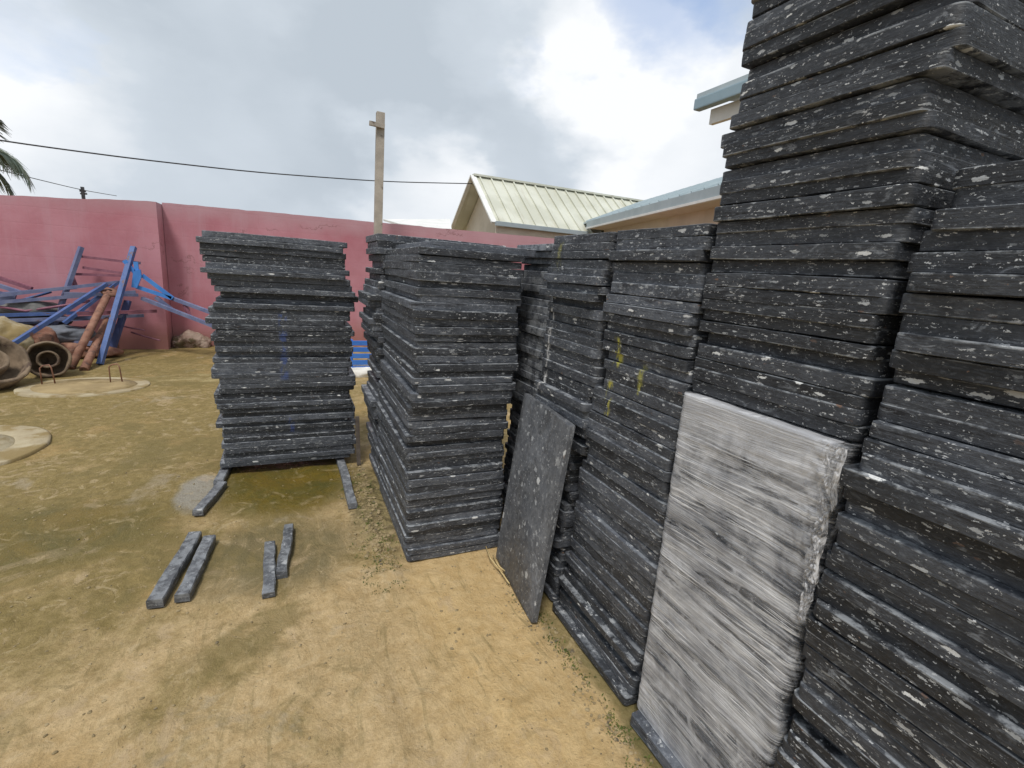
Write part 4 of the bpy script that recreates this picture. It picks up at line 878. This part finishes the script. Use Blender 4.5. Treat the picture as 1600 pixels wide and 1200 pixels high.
# ------------------------------------------------------------------ inspection covers with rebar loops
def covers():
    def disc(root, c, rx, ry, z, mat, name, r0, r1, h, seed):
        n = 64; mb = MB(); rings = []
        for (rr, zz) in ((r1, z-0.03), (r1, z+h*0.7), (r1*0.975, z+h), (r0, z+h), (r0*0.98, z+h*0.4)) if r0 > 0 else ((r1, z-0.02), (r1*0.99, z+h), (r1*0.5, z+h*1.2), (0.02, z+h*1.2)):
            ring = []
            for k in range(n):
                a = k*2*math.pi/n; dd = Vector((math.cos(a)*rx, math.sin(a)*ry, 0)); wob = 1+0.035*noise.noise(Vector((math.cos(a)*2, math.sin(a)*2, seed+rr*4)))
                ring.append(mb.bm.verts.new(c+dd*rr*wob+Vector((0, 0, zz))))
            rings.append(ring)
        for A, B in zip(rings, rings[1:]):
            for k in range(n): mb.bm.faces.new((A[k], A[(k+1) % n], B[(k+1) % n], B[k])).smooth = True
        if r0 <= 0: mb.bm.faces.new(rings[-1])
        mb.build(name, mat, root)
    c = Vector((-2.17, 6.93, 0)); root = empty('inspection_cover', c, 'oval concrete cover with two rebar lifting loops in front of the hubs', 'inspection cover')
    disc(root, c, 0.60, 0.46, 0, M_CONC, 'rim', 0.80, 1.0, 0.008, 3)
    disc(root, c, 0.60, 0.46, 0, M_CONCD, 'lid', 0, 0.79, 0.012, 5)
    for (x, y, dx) in ((66, 602, 11), (173, 599, 10)):
        a = gp(x, y); k = a.y/FPX*1.0
        p = [a, a+Vector((0, 0, 0.20)), a+Vector((0.03, 0, 0.225)), a+Vector((0.085, 0.0, 0.235)), a+Vector((0.10, 0, 0.20)), a+Vector((0.105, 0.03, 0))]
        MB().tube(p, 0.0075, 6).build('lifting_loop', M_RUST, root)
    c = Vector((-2.44, 4.86, 0)); root = empty('inspection_cover', c, 'pale round concrete cover with a wide worn rim and no loops', 'inspection cover')
    disc(root, c, 0.62, 0.62, 0, M_CONC, 'rim', 0.66, 1.0, 0.014, 9)
    disc(root, c, 0.62, 0.62, 0, M_CONC, 'lid', 0, 0.655, 0.010, 11)
covers()

# ------------------------------------------------------------------ crate and sack seen through the gap
def gap_things():
    c = at(561, 556, 7.2); w_ = 0.30; z0 = at(561, 581, 7.2).z; z1 = at(561, 531, 7.2).z
    root = empty('plastic_crate', (c.x, 7.2, z0), 'blue slatted crate seen through the gap between two stacks', 'crate')
    for k in range(5):
        z = z0+(z1-z0)*(k+0.5)/5
        mb = MB(); mb.box((c.x+0.10, 7.2, z), (w_+0.1, 0.03, (z1-z0)/5*0.70), bev=0.004); mb.box((c.x-0.10, 7.36, z), (0.03, 0.30, (z1-z0)/5*0.70), bev=0.004); mb.build('slat', M_CRATE, root)
    mb = MB()
    for dx in (-0.10, 0.29): mb.box((c.x+dx, 7.225, (z0+z1)/2), (0.035, 0.035, z1-z0))
    mb.build('corner_post', M_CRATE, root)
    MB().box((c.x+0.10, 7.36, z0+0.01), (w_+0.05, 0.28, 0.02)).build('base', M_CRATE, root)
    bm = bmesh.new(); bmesh.ops.create_cube(bm, size=1); bmesh.ops.subdivide_edges(bm, edges=bm.edges, cuts=10, use_grid_fill=True)
    for v in bm.verts:
        q = v.co.copy(); l = max(q.length, 0.01); q = q.lerp(q.normalized()*0.62, 0.45); q += q.normalized()*noise.noise(q*5)*0.06
        v.co = Vector((q.x*0.44, q.y*0.40, q.z*max(0.2, z0)*1.02))
    for f in bm.faces: f.smooth = True
    me = bpy.data.meshes.new('white_sack'); bm.to_mesh(me); bm.free()
    tag(link('white_sack', me, M_SACK, loc=(c.x+0.08, 7.36, z0/2)), 'white sack under the blue crate in the gap', 'sack')
gap_things()

# ------------------------------------------------------------------ straw, pebbles and weeds
def litter():
    for k, pts in enumerate(([(758, 850), (766, 872), (782, 892), (796, 912)], [(770, 868), (780, 885), (790, 893)])):
        P3 = [gp(x, y, 0.012+0.02*(i == 1)) for i, (x, y) in enumerate(pts)]
        tag(MB().tube(P3, 0.0035, 5).build('dry_stalk', M_STRAW), ['long bent dry stalk on sand by the leaning sheet', 'short dry stalk crossing the long one'][k], 'stalk')
    rng = random.Random(77); vs, fs = [], []
    base = bmesh.new(); bmesh.ops.create_icosphere(base, subdivisions=1, radius=1); bv = [v.co.copy() for v in base.verts]; bf = [[v.index for v in f.verts] for f in base.faces]; base.free()
    def stone(x, y, r):
        q = Matrix.Rotation(rng.uniform(0, 6.28), 3, 'Z'); sc = (rng.uniform(0.7, 1.3), rng.uniform(0.7, 1.2), rng.uniform(0.4, 0.8)); n0 = len(vs); z = gheight(x, y)
        for v in bv:
            p = q @ Vector((v.x*sc[0], v.y*sc[1], v.z*sc[2])) * r*(1+rng.uniform(-0.2, 0.2)); vs.append((p.x+x, p.y+y, p.z+z+r*0.2))
        for f in bf: fs.append([i+n0 for i in f])
    for _ in range(900):                      # loose soil along the second stack
        x = 0.50-abs(rng.gauss(0, 0.085)); y = rng.uniform(2.35, 3.9); stone(x, y, rng.choice([0.003, 0.004, 0.005, 0.007, 0.012])*rng.uniform(0.7, 1.2))
    for _ in range(500):                      # foot of the row
        y = rng.uniform(0.75, 2.3); x = 1.085-abs(rng.gauss(0, 0.05))+0.02*math.sin(y*9); stone(x, y, rng.choice([0.003, 0.004, 0.006, 0.008])*rng.uniform(0.6, 1.2))
    for _ in range(2200):                     # scattered grit
        x = rng.uniform(-1.6, 1.05); y = 0.7+rng.random()**1.3*3.6
        stone(x, y, rng.choice([0.002, 0.0025, 0.003, 0.004, 0.007])*rng.uniform(0.6, 1.2))
    me = bpy.data.meshes.new('gravel'); me.from_pydata(vs, [], fs); tag(link('gravel', me, M_STONE), 'loose grit and soil crumbs scattered over the sandy yard', 'gravel', kind='stuff')
    vs, fs = [], []
    def blade(x, y, h):
        n0 = len(vs); a = rng.uniform(0, 6.28); d = Vector((math.cos(a), math.sin(a), 0)); s = Vector((-d.y, d.x, 0))*h*0.16; z = gheight(x, y)-0.002
        b = Vector((x, y, z)); m = b+d*h*0.35+Vector((0, 0, h*0.6)); tpt = b+d*h*0.95+Vector((0, 0, h*0.55))
        vs.extend([tuple(b-s*0.4), tuple(b+s*0.4), tuple(m+s), tuple(m-s), tuple(tpt)]); fs.extend([[n0, n0+1, n0+2, n0+3], [n0+3, n0+2, n0+4]])
    def tuft(x, y, k, h):
        for _ in range(k): blade(x+rng.gauss(0, 0.012), y+rng.gauss(0, 0.012), h*rng.uniform(0.4, 1.2))
    for _ in range(90):
        y = rng.uniform(0.85, 1.95); tuft(1.08-abs(rng.gauss(0, 0.03)), y, rng.randint(3, 9), 0.014)
    for _ in range(60):
        tuft(0.50-abs(rng.gauss(0, 0.09)), rng.uniform(2.4, 3.7), rng.randint(3, 9), 0.018)
    for _ in range(60): tuft(rng.uniform(0.30, 0.55), rng.uniform(2.2, 2.7), rng.randint(3, 7), 0.013)
    me = bpy.data.meshes.new('weeds'); me.from_pydata(vs, [], fs); tag(link('weeds', me, M_WEED), 'tiny green weeds along the feet of the stacks', 'weeds', kind='stuff')
litter()
